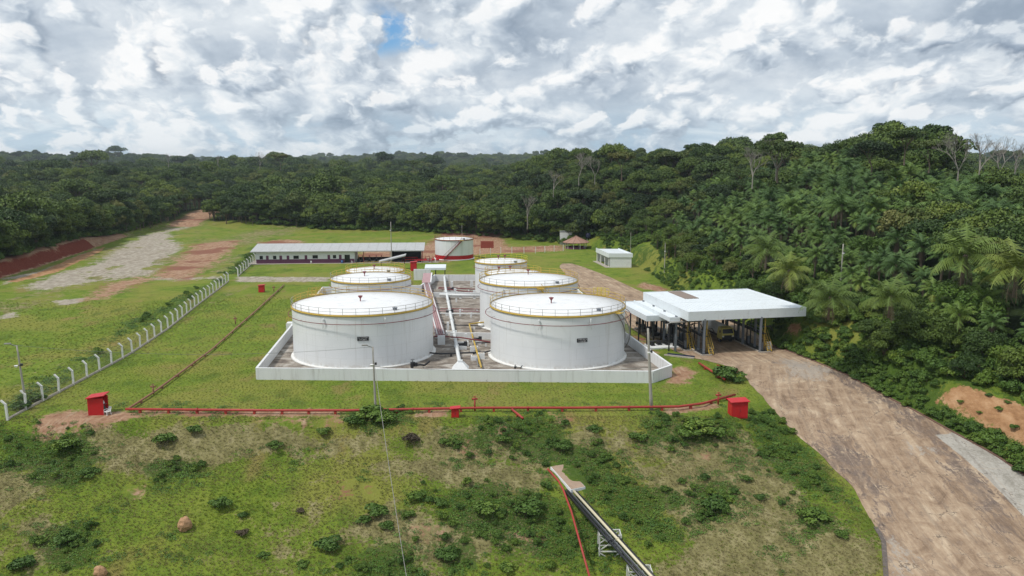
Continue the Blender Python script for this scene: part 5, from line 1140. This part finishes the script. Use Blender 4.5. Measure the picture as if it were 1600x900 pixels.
def make_kinds():
    K = {}
    # mid detail forest crowns (8 to 12 m trees)
    for i in range(6):
        R, H, bs = [(4.2, 5, 4.2), (5.2, 5.5, 4.5), (3.6, 6, 4), (4.8, 4.2, 5.5), (3.9, 5.2, 3.2), (5.6, 4.6, 6)][i]
        K['b%d' % i] = (crown_mesh('crown', M['leafdark'] if i % 3 == 0 else M['leaf'], 100+i, R, H, bs, 15, 3000, .215, .3 if i in (3, 5) else 0), trunk_mesh('trunk', M['trunk'], 200+i, R, H, bs))
    for i in range(4):      # high detail for trees near the road
        R, H, bs = [(3.2, 4.0, .3), (3.8, 4.4, .6), (2.6, 3.6, .2), (4.2, 4.2, .8)][i]
        K['n%d' % i] = (crown_mesh('crown', M['leafbright'] if i == 1 else M['leaf'], 130+i, R, H, bs, 20, 10000, .105, 0, .36), trunk_mesh('trunk', M['trunk'], 230+i, R, H, bs, .16, 7))
    for i in range(4):      # shrubs, unit about 1 m
        K['s%d' % i] = (crown_mesh('foliage', M['leafbright'] if i < 3 else M['brownbush'], 160+i, .95, 1.0, .12, 9, 1000, .082, 0, .46), trunk_mesh('stem', M['trunk'], 260+i, .8, .8, .2, .03, 5))
    return K
K = make_kinds()
PALMS = [palm_meshes(300+i, *q) for i, q in enumerate(((3.6, 6.2, 19), (4.2, 7.4, 21), (3.4, 5.2, 18), (4.6, 6.6, 20)))]
BIGP = [palm_meshes(340+i, 7.0, 3.4, 20, True) for i in range(2)]
FLATC = [(crown_mesh('crown', M['leafdark'], 180+i, 5.6, 2.8, 6.0, 22, 4200, .19, .25, .26), bare_mesh('trunk', 280+i, 9.0, .62, 3, .26, 'trunk')) for i in range(2)]
BARE = [bare_mesh('branches', 400+i, 9.5, [.5, .62, .42][i], 6, .24) for i in range(3)]
def put(name, label, cat, group, meshes, loc, s=1., rz=None, sz=None):
    o = thing(name, label, cat, loc, random.uniform(0, 6.28) if rz is None else rz, group); o.scale = (s, s, s*(sz or 1))
    for me in meshes: link(me.name.split('.')[0], me, o)
    return o
def lib_obj(me_list, name):
    """join meshes into one library object for a mass"""
    o = bpy.data.objects.new(name, None); 
    import bmesh
    bm = bmesh.new(); me = bpy.data.meshes.new(name); mats = []
    # build by numpy so that the tone attribute is kept
    Vs, Fs, Ts, Ms, off = [], [], [], [], 0
    for q in me_list:
        n = len(q.vertices); co = np.empty(n*3, np.float32); q.vertices.foreach_get('co', co); Vs.append(co.reshape(-1, 3))
        tn = q.attributes.get('tone'); tv = np.zeros(len(q.polygons), np.float32)
        if tn: tn.data.foreach_get('value', tv)
        Ts.append(tv); Fs += [[v+off for v in p.vertices] for p in q.polygons]; off += n
        mats.append(q.materials[0]); Ms += [len(mats)-1]*len(q.polygons)
    bm.free(); me.from_pydata(np.concatenate(Vs).tolist(), [], Fs); a = me.attributes.new('tone', 'FLOAT', 'FACE'); a.data.foreach_set('value', np.concatenate(Ts))
    for m_ in mats: me.materials.append(m_)
    me.polygons.foreach_set('material_index', Ms); me.update(); bpy.data.objects.remove(o)
    return bpy.data.objects.new(name, me)
def mass(name, pts, idx_, rotz, scl, sources, tilt=None):
    """one object: source plants instanced on points by geometry nodes"""
    col_ = bpy.data.collections.new(name+'_sources')
    for i, so_ in enumerate(sources):
        so_.name = '%s_%02d' % (name, i); col_.objects.link(so_)
    me = bpy.data.meshes.new(name); me.vertices.add(len(pts)); me.vertices.foreach_set('co', np.asarray(pts, np.float32).ravel())
    for an, ty, va, ke in (('pick', 'INT', np.asarray(idx_, np.int32), 'value'), ('siz', 'FLOAT', np.asarray(scl, np.float32), 'value')):
        me.attributes.new(an, ty, 'POINT').data.foreach_set(ke, va)
    rv = np.zeros((len(pts), 3), np.float32); rv[:, 2] = rotz
    if tilt is not None: rv[:, :2] = tilt
    me.attributes.new('turn', 'FLOAT_VECTOR', 'POINT').data.foreach_set('vector', rv.ravel())
    o = bpy.data.objects.new(name, me); COL.objects.link(o); tag(o, kind='stuff')
    ng = bpy.data.node_groups.new(name, 'GeometryNodeTree'); ng.interface.new_socket('Geometry', in_out='INPUT', socket_type='NodeSocketGeometry'); ng.interface.new_socket('Geometry', in_out='OUTPUT', socket_type='NodeSocketGeometry')
    N = ng.nodes; gi, go = N.new('NodeGroupInput'), N.new('NodeGroupOutput'); ip = N.new('GeometryNodeInstanceOnPoints'); ci = N.new('GeometryNodeCollectionInfo')
    ci.inputs['Collection'].default_value = col_; ci.inputs['Separate Children'].default_value = True; ci.inputs['Reset Children'].default_value = True
    def na_(nm, dt):
        a = N.new('GeometryNodeInputNamedAttribute'); a.data_type = dt; a.inputs[0].default_value = nm; return a.outputs[0]
    ip.inputs['Pick Instance'].default_value = True; Lk = ng.links.new
    Lk(gi.outputs[0], ip.inputs['Points']); Lk(ci.outputs[0], ip.inputs['Instance']); Lk(na_('pick', 'INT'), ip.inputs['Instance Index']); Lk(na_('siz', 'FLOAT'), ip.inputs['Scale'])
    try: Lk(na_('turn', 'FLOAT_VECTOR'), ip.inputs['Rotation'])
    except Exception: pass
    Lk(ip.outputs[0], go.inputs[0]); mo = o.modifiers.new('scatter', 'NODES'); mo.node_group = ng
    return o

# ---- candidate points for trees
def jgrid(x0, x1, y0, y1, s, seed):
    r = np.random.default_rng(seed); xs, ys_ = np.meshgrid(np.arange(x0, x1, s), np.arange(y0, y1, s)); n = xs.size
    return xs.ravel()+r.uniform(-.42, .42, n)*s, ys_.ravel()+r.uniform(-.42, .42, n)*s
def outd(x, y): return -sdist(x, y, CLEAR)
def vis(x, y, mgn=.76): return (np.abs(x) < mgn*y+6)
TRACK = np.array([(-172, 400), (-157, 400), (-166, 455), (-172, 520), (-186, 520), (-184, 455)])
EXCL = [np.array([(31, 238), (44, 238), (44, 262), (31, 262)]), np.array([(16, 270), (33, 270), (33, 308), (16, 308)])]
tx, ty, tk, ts_ = [], [], [], []
def near_ok(x, y): 
    ok = np.ones(len(x), bool)
    for P in EXCL+[TRACK]+ORANGE[:2]: ok &= sdist(x, y, P) < -.8
    return ok
bx_, by_ = jgrid(-420, 420, 60, 480, 5.6, 1); dd = outd(bx_, by_)
right = (bx_ > 20) & (by_ < 300)
sel = (dd > np.where(right, np.where((by_ > 122) & (by_ < 150), 5.0, 3.2), np.where((bx_ < -100) & (by_ < 345), 6.5, 1.5))) & vis(bx_, by_) & near_ok(bx_, by_); bx_, by_, dd, right = bx_[sel], by_[sel], dd[sel], right[sel]
palmz = right & (dd > 12) & (dd < 78+10*fbm(bx_, by_, .03, 2, 9)) & (bx_/by_ > .17) & (fbm(bx_, by_, .045, 2, 77) > -.42)
crest = right & (dd > 70)
B1 = ~palmz
fbx, fby, fbd = bx_[B1], by_[B1], dd[B1]
mx_, my_ = jgrid(-800, 560, 480, 1000, 8.2, 2); s_ = vis(mx_, my_) & near_ok(mx_, my_); mx_, my_ = mx_[s_], my_[s_]
cx_, cy_ = jgrid(-2600, 2300, 1000, 3600, 19, 3); s_ = vis(cx_, cy_, .72); cx_, cy_ = cx_[s_], cy_[s_]
X_ = np.concatenate([fbx, mx_, cx_]); Y_ = np.concatenate([fby, my_, cy_]); Zt = h_full(X_, Y_); Rr = np.hypot(X_, Y_)
ab = ((np.arctan2(X_, Y_)+.9)/1.8*700).astype(int); order = np.argsort(Rr); run = np.full(701, -9.); keep = np.zeros(len(X_), bool)
for i in order:
    e_ = (Zt[i]+5-CAM_H)/Rr[i]; tpz = (Zt[i]+15-CAM_H)/Rr[i]; b_i = ab[i]
    if tpz > run[b_i]-.004: keep[i] = True
    if e_ > run[b_i]: run[b_i] = e_
X_, Y_, Zt, Rr = X_[keep], Y_[keep], Zt[keep], Rr[keep]
rg = np.random.default_rng(5); n = len(X_); kind = rg.integers(0, 6, n); scl = rg.uniform(.62, 1.35, n)*(1+.30*(fbm(X_, Y_, .01, 2, 6)))*np.where(Rr > 1000, 1.9, np.where(Rr > 480, 1.12, 1.0))
tl_ = rg.uniform(size=n); dist_c0 = outd(X_, Y_); scl = np.where((tl_ > .965) & ((X_ < 20) | (Y_ > 300)), scl*1.4, scl); scl = np.where((X_ > 20) & (Y_ < 300), np.clip(scl, .6, 1.0)*np.where((dist_c0 > 76) & (X_ < .54*Y_), 1.35+.35*(tl_ > .8), 1), scl)
dist_c = outd(X_, Y_); scl = np.where((X_ > 20) & (Y_ < 300) & (dist_c < 16), scl*.62, np.where(dist_c < 7, scl*.7, scl)); Zt = Zt-.3
flatk = (rg.uniform(size=n) < .12) & (Rr > 150)
# the ones that show largest: individuals
size_px = scl*F_PX/Rr; infr = np.abs(X_) < .66*Y_
cand = np.argsort(-np.where(infr, size_px, 0))[:230]
indiv = np.zeros(n, bool); indiv[cand] = True
for i in cand:
    az_ = X_[i]/Y_[i]; near = (X_[i] > 20) and (Y_[i] < 240) and dist_c[i] < 24
    reg = 'right' if az_ > .17 else ('left' if az_ < -.28 else 'back')
    if near:
        grp = 'low leafy trees on the cut bank right of the road'; lb = 'low leafy tree on the steep bank right of the road'
        ms = K['n%d' % (i % 4)]; s_ = scl[i]*1.35
    else:
        grp = {'right': 'broadleaf trees on the right hill', 'left': 'broadleaf trees along the left forest edge', 'back': 'broadleaf trees at the forest edge behind the yard'}[reg]
        lb = {'right': 'dark leafy tree among hillside palms', 'left': 'dark dense broadleaf tree at the left forest edge above the red bank', 'back': 'dark broadleaf tree in the forest edge behind the buildings'}[reg]
        ms = FLATC[i % 2] if flatk[i] and not (X_[i] > 20 and Y_[i] < 300) else K['b%d' % kind[i]]; s_ = scl[i]
    zn = ' above the canopy roof' if (reg == 'right' and az_ < .36) else (' above the road bend' if (reg == 'right' and az_ < .52) else (' by the right picture edge' if reg == 'right' else ''))
    hn = '' if reg != 'right' or near else (', on the crest' if dist_c[i] > 70 else (', halfway up' if dist_c[i] > 30 else ', low on the slope'))
    lb += zn+hn; grp += zn+hn
    put('forest_tree', lb, 'tree', grp, ms, (X_[i], Y_[i], Zt[i]), s_, None, random.uniform(.85, 1.12))
rest = ~indiv
libs = [lib_obj(K['b%d' % i], 'forest_crown') for i in range(6)]+[lib_obj(q, 'flat_crown') for q in FLATC]
mass('distant_forest', np.stack([X_, Y_, Zt], 1)[rest], np.where(flatk, 6+kind % 2, kind)[rest], rg.uniform(0, 6.28, n)[rest], scl[rest], libs)

# ---- palms on the right hill
px_, py_ = jgrid(40, 260, 80, 300, 4.9, 8); dd = outd(px_, py_)
sel = (dd > 11) & (dd < 80) & (px_/py_ > .20) & (px_/py_ < .80) & near_ok(px_, py_) & (fbm(px_, py_, .045, 2, 77) > -.45); px_, py_, dd = px_[sel], py_[sel], dd[sel]
pz_ = h_full(px_, py_); rg = np.random.default_rng(15); n = len(px_); ps = rg.uniform(.72, 1.15, n); ps = np.where(dd < 22, ps*.75, ps)
order = np.argsort(-(ps/np.hypot(px_, py_))*(px_ < .66*py_))
for j, i in enumerate(order[:290]):
    a_ = px_[i]/py_[i]; zn = (' above the canopy roof' if a_ < .36 else (' above the road bend' if a_ < .52 else ' toward the right picture edge'))+(', low on the slope' if dd[i] < 30 else (', halfway up' if dd[i] < 55 else ', near the crest'))
    put('palm_tree', 'feathery green palm in the hillside grove'+zn, 'palm tree', 'palms of the grove on the right hill'+zn, PALMS[int(rg.integers(0, 4))], (px_[i], py_[i], pz_[i]), ps[i])
r_ = order[290:]
if len(r_): mass('far_palms', np.stack([px_, py_, pz_], 1)[r_], rg.integers(0, 4, len(r_)), rg.uniform(0, 6.28, len(r_)), ps[r_], [lib_obj(q, 'palm') for q in PALMS])
# ---- single trees that stand out
def atd(u, v, D):       # foot of a thing seen at (u, v) at distance D: its real height above the ground follows
    p = ray_at_dist(u, v, D); return p, gz(p.x, p.y)
for lab, u, v, D, kindm, s_ in (('large bright arching palm with long fronds left of the big green tree', 1512, 368, 118, 0, 1.), ('large arching palm at the right edge of the picture', 1592, 385, 112, 1, .95), ('large arching palm above the hillside pole', 1200, 360, 150, 1, .8),
        ('yellow green young palm right of the canopy roof', 1300, 425, 116, 0, .75), ('arching palm beside the bank above the canopy corner', 1235, 385, 132, 1, .7), ('arching palm right of the hillside pole', 1395, 420, 112, 0, .7)):
    p, g_ = atd(u, v, D); put('arching_palm', lab, 'palm tree', None, BIGP[kindm], (p.x, p.y, max(g_, p.z-6.5)), s_)
for lab, u, v, q, s_ in (('rounded dense green tree on the right bank above the orange cut', 1510, 515, 1, 1.55), ('pale green leafy tree low on the bank by the road', 1440, 545, 3, 1.1), ('leafy tree on the bank right of the canopy', 1300, 505, 0, 1.0),
        ('yellow green small tree on the slope amid palms', 1418, 430, 2, 1.0), ('leafy tree at the right picture edge above the bank', 1592, 600, 0, 1.2), ('leafy tree over the middle of the cut bank', 1385, 560, 2, 1.1)):
    p = at(u, v, True); put('bank_tree', lab, 'tree', None, K['n%d' % q], (p.x, p.y, p.z-.1), s_)
for lab, u, D, vt, q, H_ in (('pale bare dead tree on the ridge left of the flat crowned tree', 905, 330, 243, 0, 11), ('pale leafless tree beside the left ridge tree', 930, 335, 246, 1, 10), ('bare pale tree in front of the right ridge', 1178, 215, 236, 0, 9.), ('bare tree in the crest left of the tall pair', 1215, 235, 222, 1, 10),
        ('bare pale tree on the right crest, first of the group', 1502, 205, 214, 1, 11), ('bare pale tree on the right crest, second of the group', 1535, 210, 216, 0, 11), ('bare pale tree on the right crest, third of the group', 1568, 215, 220, 1, 11), ('bare thin tree at the far right crest', 1590, 220, 226, 2, 10),
        ('slender pale bare tree before the forest behind the gazebo', 824, 318, 306, 2, 12), ('dead tree on the left skyline', 262, 700, 241, 2, 15), ('bare tree on the left skyline beside the tufted one', 405, 690, 240, 1, 14), ('thin bare tree standing on the left far ridge', 340, 720, 243, 2, 13),
        ('thin bare tree in the canopy gap at the centre', 865, 330, 270, 0, 9)):
    p = ray_at_dist(u, vt, D); me = BARE[q]; s_ = H_/9.5; o = thing('bare_tree', lab, 'bare tree', (p.x, p.y, p.z-H_*1.05), random.uniform(0, 6.28)); o.scale = (s_*.9, s_*.9, s_); link('branches', me, o)
for lab, u, D, vt, q, s_ in (('flat crowned tree rising above the ridge right of the bare trees', 972, 320, 233, 0, 1.25), ('wide flat crowned tree standing on the right skyline', 1218, 235, 214, 1, 1.3), ('tallest dark tree on the right skyline', 1417, 205, 198, 0, .95), ('spreading tree on the right skyline left of the tallest', 1365, 215, 216, 1, 1.05),
        ('lone tufted tree on the left skyline', 437, 690, 238, 0, 1.5), ('round topped tree on the far left skyline', 124, 690, 243, 1, 1.4), ('small tree bump on the centre skyline', 645, 640, 249, 1, 1.2), ('spreading tree at the right end of the skyline group', 1455, 215, 216, 1, .9)):
    p = ray_at_dist(u, vt, D); top = 9.6*s_; o = put('spreading_tree', lab, 'tree', None, FLATC[q], (p.x, p.y, p.z-top), s_)

# ---- shrubs: row at the foot of the cut bank, clumps on the slope
def shrub(lab, grp, x, y, s, k, z=None, sz=.8): return put('shrub', lab, 'shrub', grp, K['s%d' % k], (x, y, (gz(x, y) if z is None else z)-.05), s, None, sz)
rs = random.Random(9); N_ = 0
bpts = []
for y in np.arange(72, 139, .95):
    xr = float(np.interp(y, ROAD_Y, ROAD_R))
    for o_, p_ in ((.9, .9), (2.1, .85), (3.4, .8), (4.9, .7)):
        if rs.random() < p_: bpts.append((xr+o_+rs.uniform(-.5, .5), y+rs.uniform(-.4, .4), rs.uniform(.55, 1.2)*(1+.1*o_)))
for x, y, s in bpts:
    if near_ok(np.array([x]), np.array([y]))[0] and abs(x) < .68*y+3: shrub('leafy bright green shrub along the kerb at the foot of the bank', 'shrubs along the right kerb of the road', x, y, s*(1.2 if y < 100 else .95), rs.randint(0, 2), sz=rs.uniform(.7, 1.1))
for i, (u, v, rp, k) in enumerate(((262, 690, 18, 0), (305, 674, 12, 1), (505, 676, 12, 0), (642, 690, 15, 3), (697, 694, 11, 1), (715, 694, 9, 0), (345, 790, 16, 1), (380, 806, 8, 2), (509, 855, 21, 0), (472, 884, 10, 2), (413, 871, 9, 1), (567, 817, 12, 1), (590, 806, 20, 0),
        (607, 824, 13, 2), (641, 806, 12, 0), (647, 780, 15, 1), (671, 782, 9, 2), (689, 790, 13, 0), (430, 700, 12, 1), (1112, 795, 22, 0), (1270, 815, 20, 1), (1318, 838, 11, 2), (1165, 750, 9, 1), (1185, 778, 9, 0), (378, 835, 9, 3), (107, 700, 20, 0), (140, 745, 14, 1), (100, 845, 17, 2),
        (40, 885, 18, 0), (795, 890, 14, 1), (700, 870, 20, 2), (820, 800, 24, 0), (760, 800, 20, 1), (1140, 592, 24, 1), (1128, 586, 14, 2), (1152, 598, 12, 0), (575, 655, 24, 1), (600, 660, 22, 0), (555, 660, 16, 2), (62, 625, 14, 0), (30, 640, 14, 1), (470, 800, 7, 3), (930, 675, 12, 1), (1000, 688, 16, 0), (1095, 675, 24, 1), (1075, 680, 20, 2), (1120, 682, 20, 0), (880, 700, 16, 2), (790, 690, 14, 0))):
    p = at(u, v); s = rp/F_PX*math.hypot(p.x, p.y, p.z-CAM_H)*1.05
    zn = 'left of the tan boulder' if u < 289 else ('between the boulder and the hanging cable' if u < 600 else ('between the cable and the descending pipes' if u < 860 else 'right of the descending pipes'))
    lb = ['round dark green shrub on the front slope, ', 'brown dry shrub on the front slope, '][k == 3]+zn if v > 665 else 'leafy shrub at the pad edge, '+('beside the middle lamp post' if 500 < u < 700 else ('beside the left fence' if u < 100 else 'beside the yard pipe'))
    shrub(lb, lb.replace('shrub', 'shrubs'), p.x, p.y, s, k, p.z, .62)
# a few tufts on the bare cut
for i, (u, v, s_) in enumerate(((1500, 628, .5), (1530, 645, .4), (1560, 640, .6), (1585, 668, .7), (1480, 640, .6), (1545, 618, .5), (1575, 630, .5))):
    p = at(u, v, True); shrub('small green plant growing on the bare orange cut', 'small plants on the bare orange cut', p.x, p.y, s_, i % 3, p.z, .6)
# undergrowth and ground cover: masses
rg = np.random.default_rng(21)
SRC = [lib_obj([K['s%d' % i][0]], 'undergrowth_plant') for i in range(3)]
ux, uy = jgrid(-220, 130, 66, 400, 1.9, 31); ud = outd(ux, uy); rr_ = (ux > 20) & (uy < 300)
sel = (ud > np.where(rr_, np.where(uy < 118, 3.2, 2.2), np.where(ux < -100, 4.6, -.6))) & (ud < np.where(rr_, 20, np.where(ux < -100, 16, 12))) & vis(ux, uy, .68) & near_ok(ux, uy) & ~(rr_ & (uy > 118) & (uy < 250) & (ud < 6) & (fbm(ux, uy, .12, 2, 4) < .1))
ux, uy = ux[sel], uy[sel]; uz = h_full(ux, uy)-.1; n = len(ux); us = rg.uniform(.7, 1.9, n); lf2 = ~((ux > 20) & (uy < 300)); us = np.where(lf2, us*1.35, us); upk = np.where(lf2 & (rg.uniform(size=n) < .5), 3+rg.integers(0, 3, n), rg.integers(0, 3, n)); us = np.where(upk > 2, us*.55, us)
kx, ky = jgrid(26, 75, 66, 292, 1.25, 33); kd = outd(kx, ky); sl_ = (kd > -1.2) & (kd < 8) & (fbm(kx, ky, .13, 3, 19) > np.where(ky < 126, -.6, -.25)) & ~((ky < 126) & (kd < .2)) & vis(kx, ky, .68) & near_ok(kx, ky) & (kx > np.interp(ky, ROAD_Y, ROAD_R)+.8); kx, ky = kx[sl_], ky[sl_]
ux, uy, uz = np.concatenate([ux, kx]), np.concatenate([uy, ky]), np.concatenate([uz, h_full(kx, ky)-.1]); us = np.concatenate([us, rg.uniform(.3, .9, len(kx))]); upk = np.concatenate([upk, rg.integers(0, 3, len(kx))]); n = len(ux)
mass('undergrowth', np.stack([ux, uy, uz], 1), upk, rg.uniform(0, 6.28, n), us, SRC+[lib_obj([K['b%d' % i][0]], 'edge_bush') for i in (0, 2, 4)])
# low creeping vines: small leaf clumps
def clump(seed, m_, n_=60, R=.6, ls=.062, h=.24):
    r = np.random.default_rng(seed); a = r.uniform(0, 6.28, n_); q = np.sqrt(r.uniform(0, 1, n_))*R; P = np.stack([q*np.cos(a), q*np.sin(a), h*(1-(q/R)**2)*r.uniform(.4, 1.1, n_)+.03], 1)
    Nn = np.stack([.5*np.cos(a)*q/R, .5*np.sin(a)*q/R, np.ones(n_)], 1)+r.normal(size=(n_, 3))*.35; Nn /= np.linalg.norm(Nn, axis=1)[:, None]
    V, Q_, T = quads(P, Nn, ls*r.uniform(.7, 1.2, n_), ls*r.uniform(1, 1.5, n_), r.uniform(0, 6.28, n_), r.uniform(0, 1, n_), .2)
    return bpy.data.objects.new('clump', np_mesh('clump', V, Q_, m_, T))
def tuft(seed, m_, n_=16, R=.22, h=.34, w=.018):
    r = np.random.default_rng(seed); a = r.uniform(0, 6.28, n_); q = r.uniform(0, R, n_); bs = np.stack([q*np.cos(a), q*np.sin(a), 0*a], 1); ln = np.stack([np.cos(a), np.sin(a), 0*a], 1)*r.uniform(.15, .75, (n_, 1))*h
    tp = bs+ln+np.array([0, 0, 1.])*(h*r.uniform(.5, 1.1, n_))[:, None]; sd3 = np.stack([-np.sin(a+1), np.cos(a+1), 0*a], 1)*w
    V = np.stack([bs-sd3, bs+sd3, (bs+tp)/2+sd3*.9+[0, 0, .06], tp], 1).reshape(-1, 3); Q_ = np.arange(4*n_).reshape(n_, 4)
    return bpy.data.objects.new('tuft', np_mesh('tuft', V, Q_, m_, r.uniform(0, 1, n_)))
AB = np.array([tuple(bp(f, w, 0)[:2]) for f, w in ((-.05, -.3), (1.05, -.3), (1.05, 2.2), (-.05, 2.2))])
def cover_pts(x0, x1, y0, y1, s, seed): 
    x, y = jgrid(x0, x1, y0, y1, s, seed); ok = (outd(x, y) < 3) & (sdist(x, y, AB) < -.35) & vis(x, y, .70); x, y = x[ok], y[ok]
    ok = ~((x > np.interp(y, ROAD_Y, ROAD_L)-.25+.5*fbm(x, y, .6, 2, 3)) & (x < np.interp(y, ROAD_Y, ROAD_R)+.2)) & (sdist(x, y, np.array(BUND)) < -.3); return x[ok], y[ok]
x, y = cover_pts(-80, 45, 66, 104, .62, 41); lu = mask_at(LUSH, x, y, 3.4)+.85*fbm(x, y, .30, 4, 12); sel = lu > .44+.3*np.random.default_rng(3).uniform(-1, 1, len(x)); x, y = x[sel], y[sel]; n = len(x)
xf, yf = cover_pts(-175, -40, 104, 330, 1.5, 42); lf_ = mask_at(FIELD, xf, yf, 4)+.5*fbm(xf, yf, .16, 4, 13); sel = lf_ > .72+.25*np.random.default_rng(4).uniform(-1, 1, len(xf)); xf, yf = xf[sel], yf[sel]
X2, Y2 = np.concatenate([x, xf]), np.concatenate([y, yf]); n2 = len(X2); sc2 = np.concatenate([rg.uniform(.45, 1.15, n), rg.uniform(1.0, 2.0, n2-n)])
kd2 = rg.integers(0, 3, n2); bush = rg.uniform(size=n2) < np.where(np.arange(n2) < n, .16*np.clip(2.2*mask_at(LUSH, X2, Y2, 3.4), 0, 1), .10); kd2 = np.where(bush, kd2+3, kd2); sc2 = np.where(bush, np.where(np.arange(n2) < n, rg.uniform(.28, .68, n2), rg.uniform(.5, 1.0, n2)), sc2)
mass('creeping_vines', np.stack([X2, Y2, h_full(X2, Y2)-.04], 1), kd2, rg.uniform(0, 6.28, n2), sc2, [clump(500+i, M['vine']) for i in range(3)]+[lib_obj([K['s%d' % i][0]], 'low_bush') for i in range(3)])
# grass tufts over lawn, slope and field
gxs, gys, gsc, gk = [], [], [], []
for (x0, x1, y0, y1, s, seed, big_) in ((-64, 42, 66, 98, .34, 51, .58), (-72, 40, 98, 128, .5, 52, .42), (-84, 30, 128, 190, .9, 53, .55), (-135, -66, 95, 185, 1.05, 54, .6)):
    x, y = cover_pts(x0, x1, y0, y1, s, seed)
    dr = mask_at(DRY, x, y, 4)+.35*fbm(x, y, .25, 3, 14)+np.clip(dryn(x, y), 0, 1); di = np.maximum(mask_at(DIRT, x, y, 2), mask_at(GRAV, x, y, 2))+.35*fbm(x, y, .5, 3, 15); b_ = fbm(x, y, .06, 3, 16)
    sel = di < .4; x, y, dr, b_ = x[sel], y[sel], dr[sel], b_[sel]; k_ = np.where(dr > .5, 2, np.where((b_ > .12) | ((y < 92) & (b_ > -.25)), 1, 0)); k_ = np.where(rg.uniform(size=len(x)) < .22, rg.integers(0, 2, len(x)), k_)
    gxs.append(x); gys.append(y); gk.append(k_*2+rg.integers(0, 2, len(x))); gsc.append(rg.uniform(.6, 1.25, len(x))*big_)
x, y, k_, s_ = map(np.concatenate, (gxs, gys, gk, gsc)); n = len(x); print('grass', n)
mass('grass', np.stack([x, y, h_full(x, y)-.02], 1), k_, rg.uniform(0, 6.28, n), s_, [tuft(600+i, M[['grass_g', 'grass_y', 'grass_t'][i//2]]) for i in range(6)])

# ------------------------------------------------------------------ far air
hz = MB().box((0, 1700, 10), (7600, 4600, 150)); m = bpy.data.materials.new('pale_air'); m.use_nodes = True; nn_ = m.node_tree.nodes; nn_.remove(nn_['Principled BSDF'])
pv = nn_.new('ShaderNodeVolumePrincipled'); pv.inputs['Color'].default_value = (.72, .82, .92, 1); pv.inputs['Density'].default_value = .00009; pv.inputs['Anisotropy'].default_value = 0
m.node_tree.links.new(pv.outputs[0], nn_['Material Output'].inputs['Volume'])
HAZE = True
if HAZE: tag(hz.build('haze', m), kind='stuff')
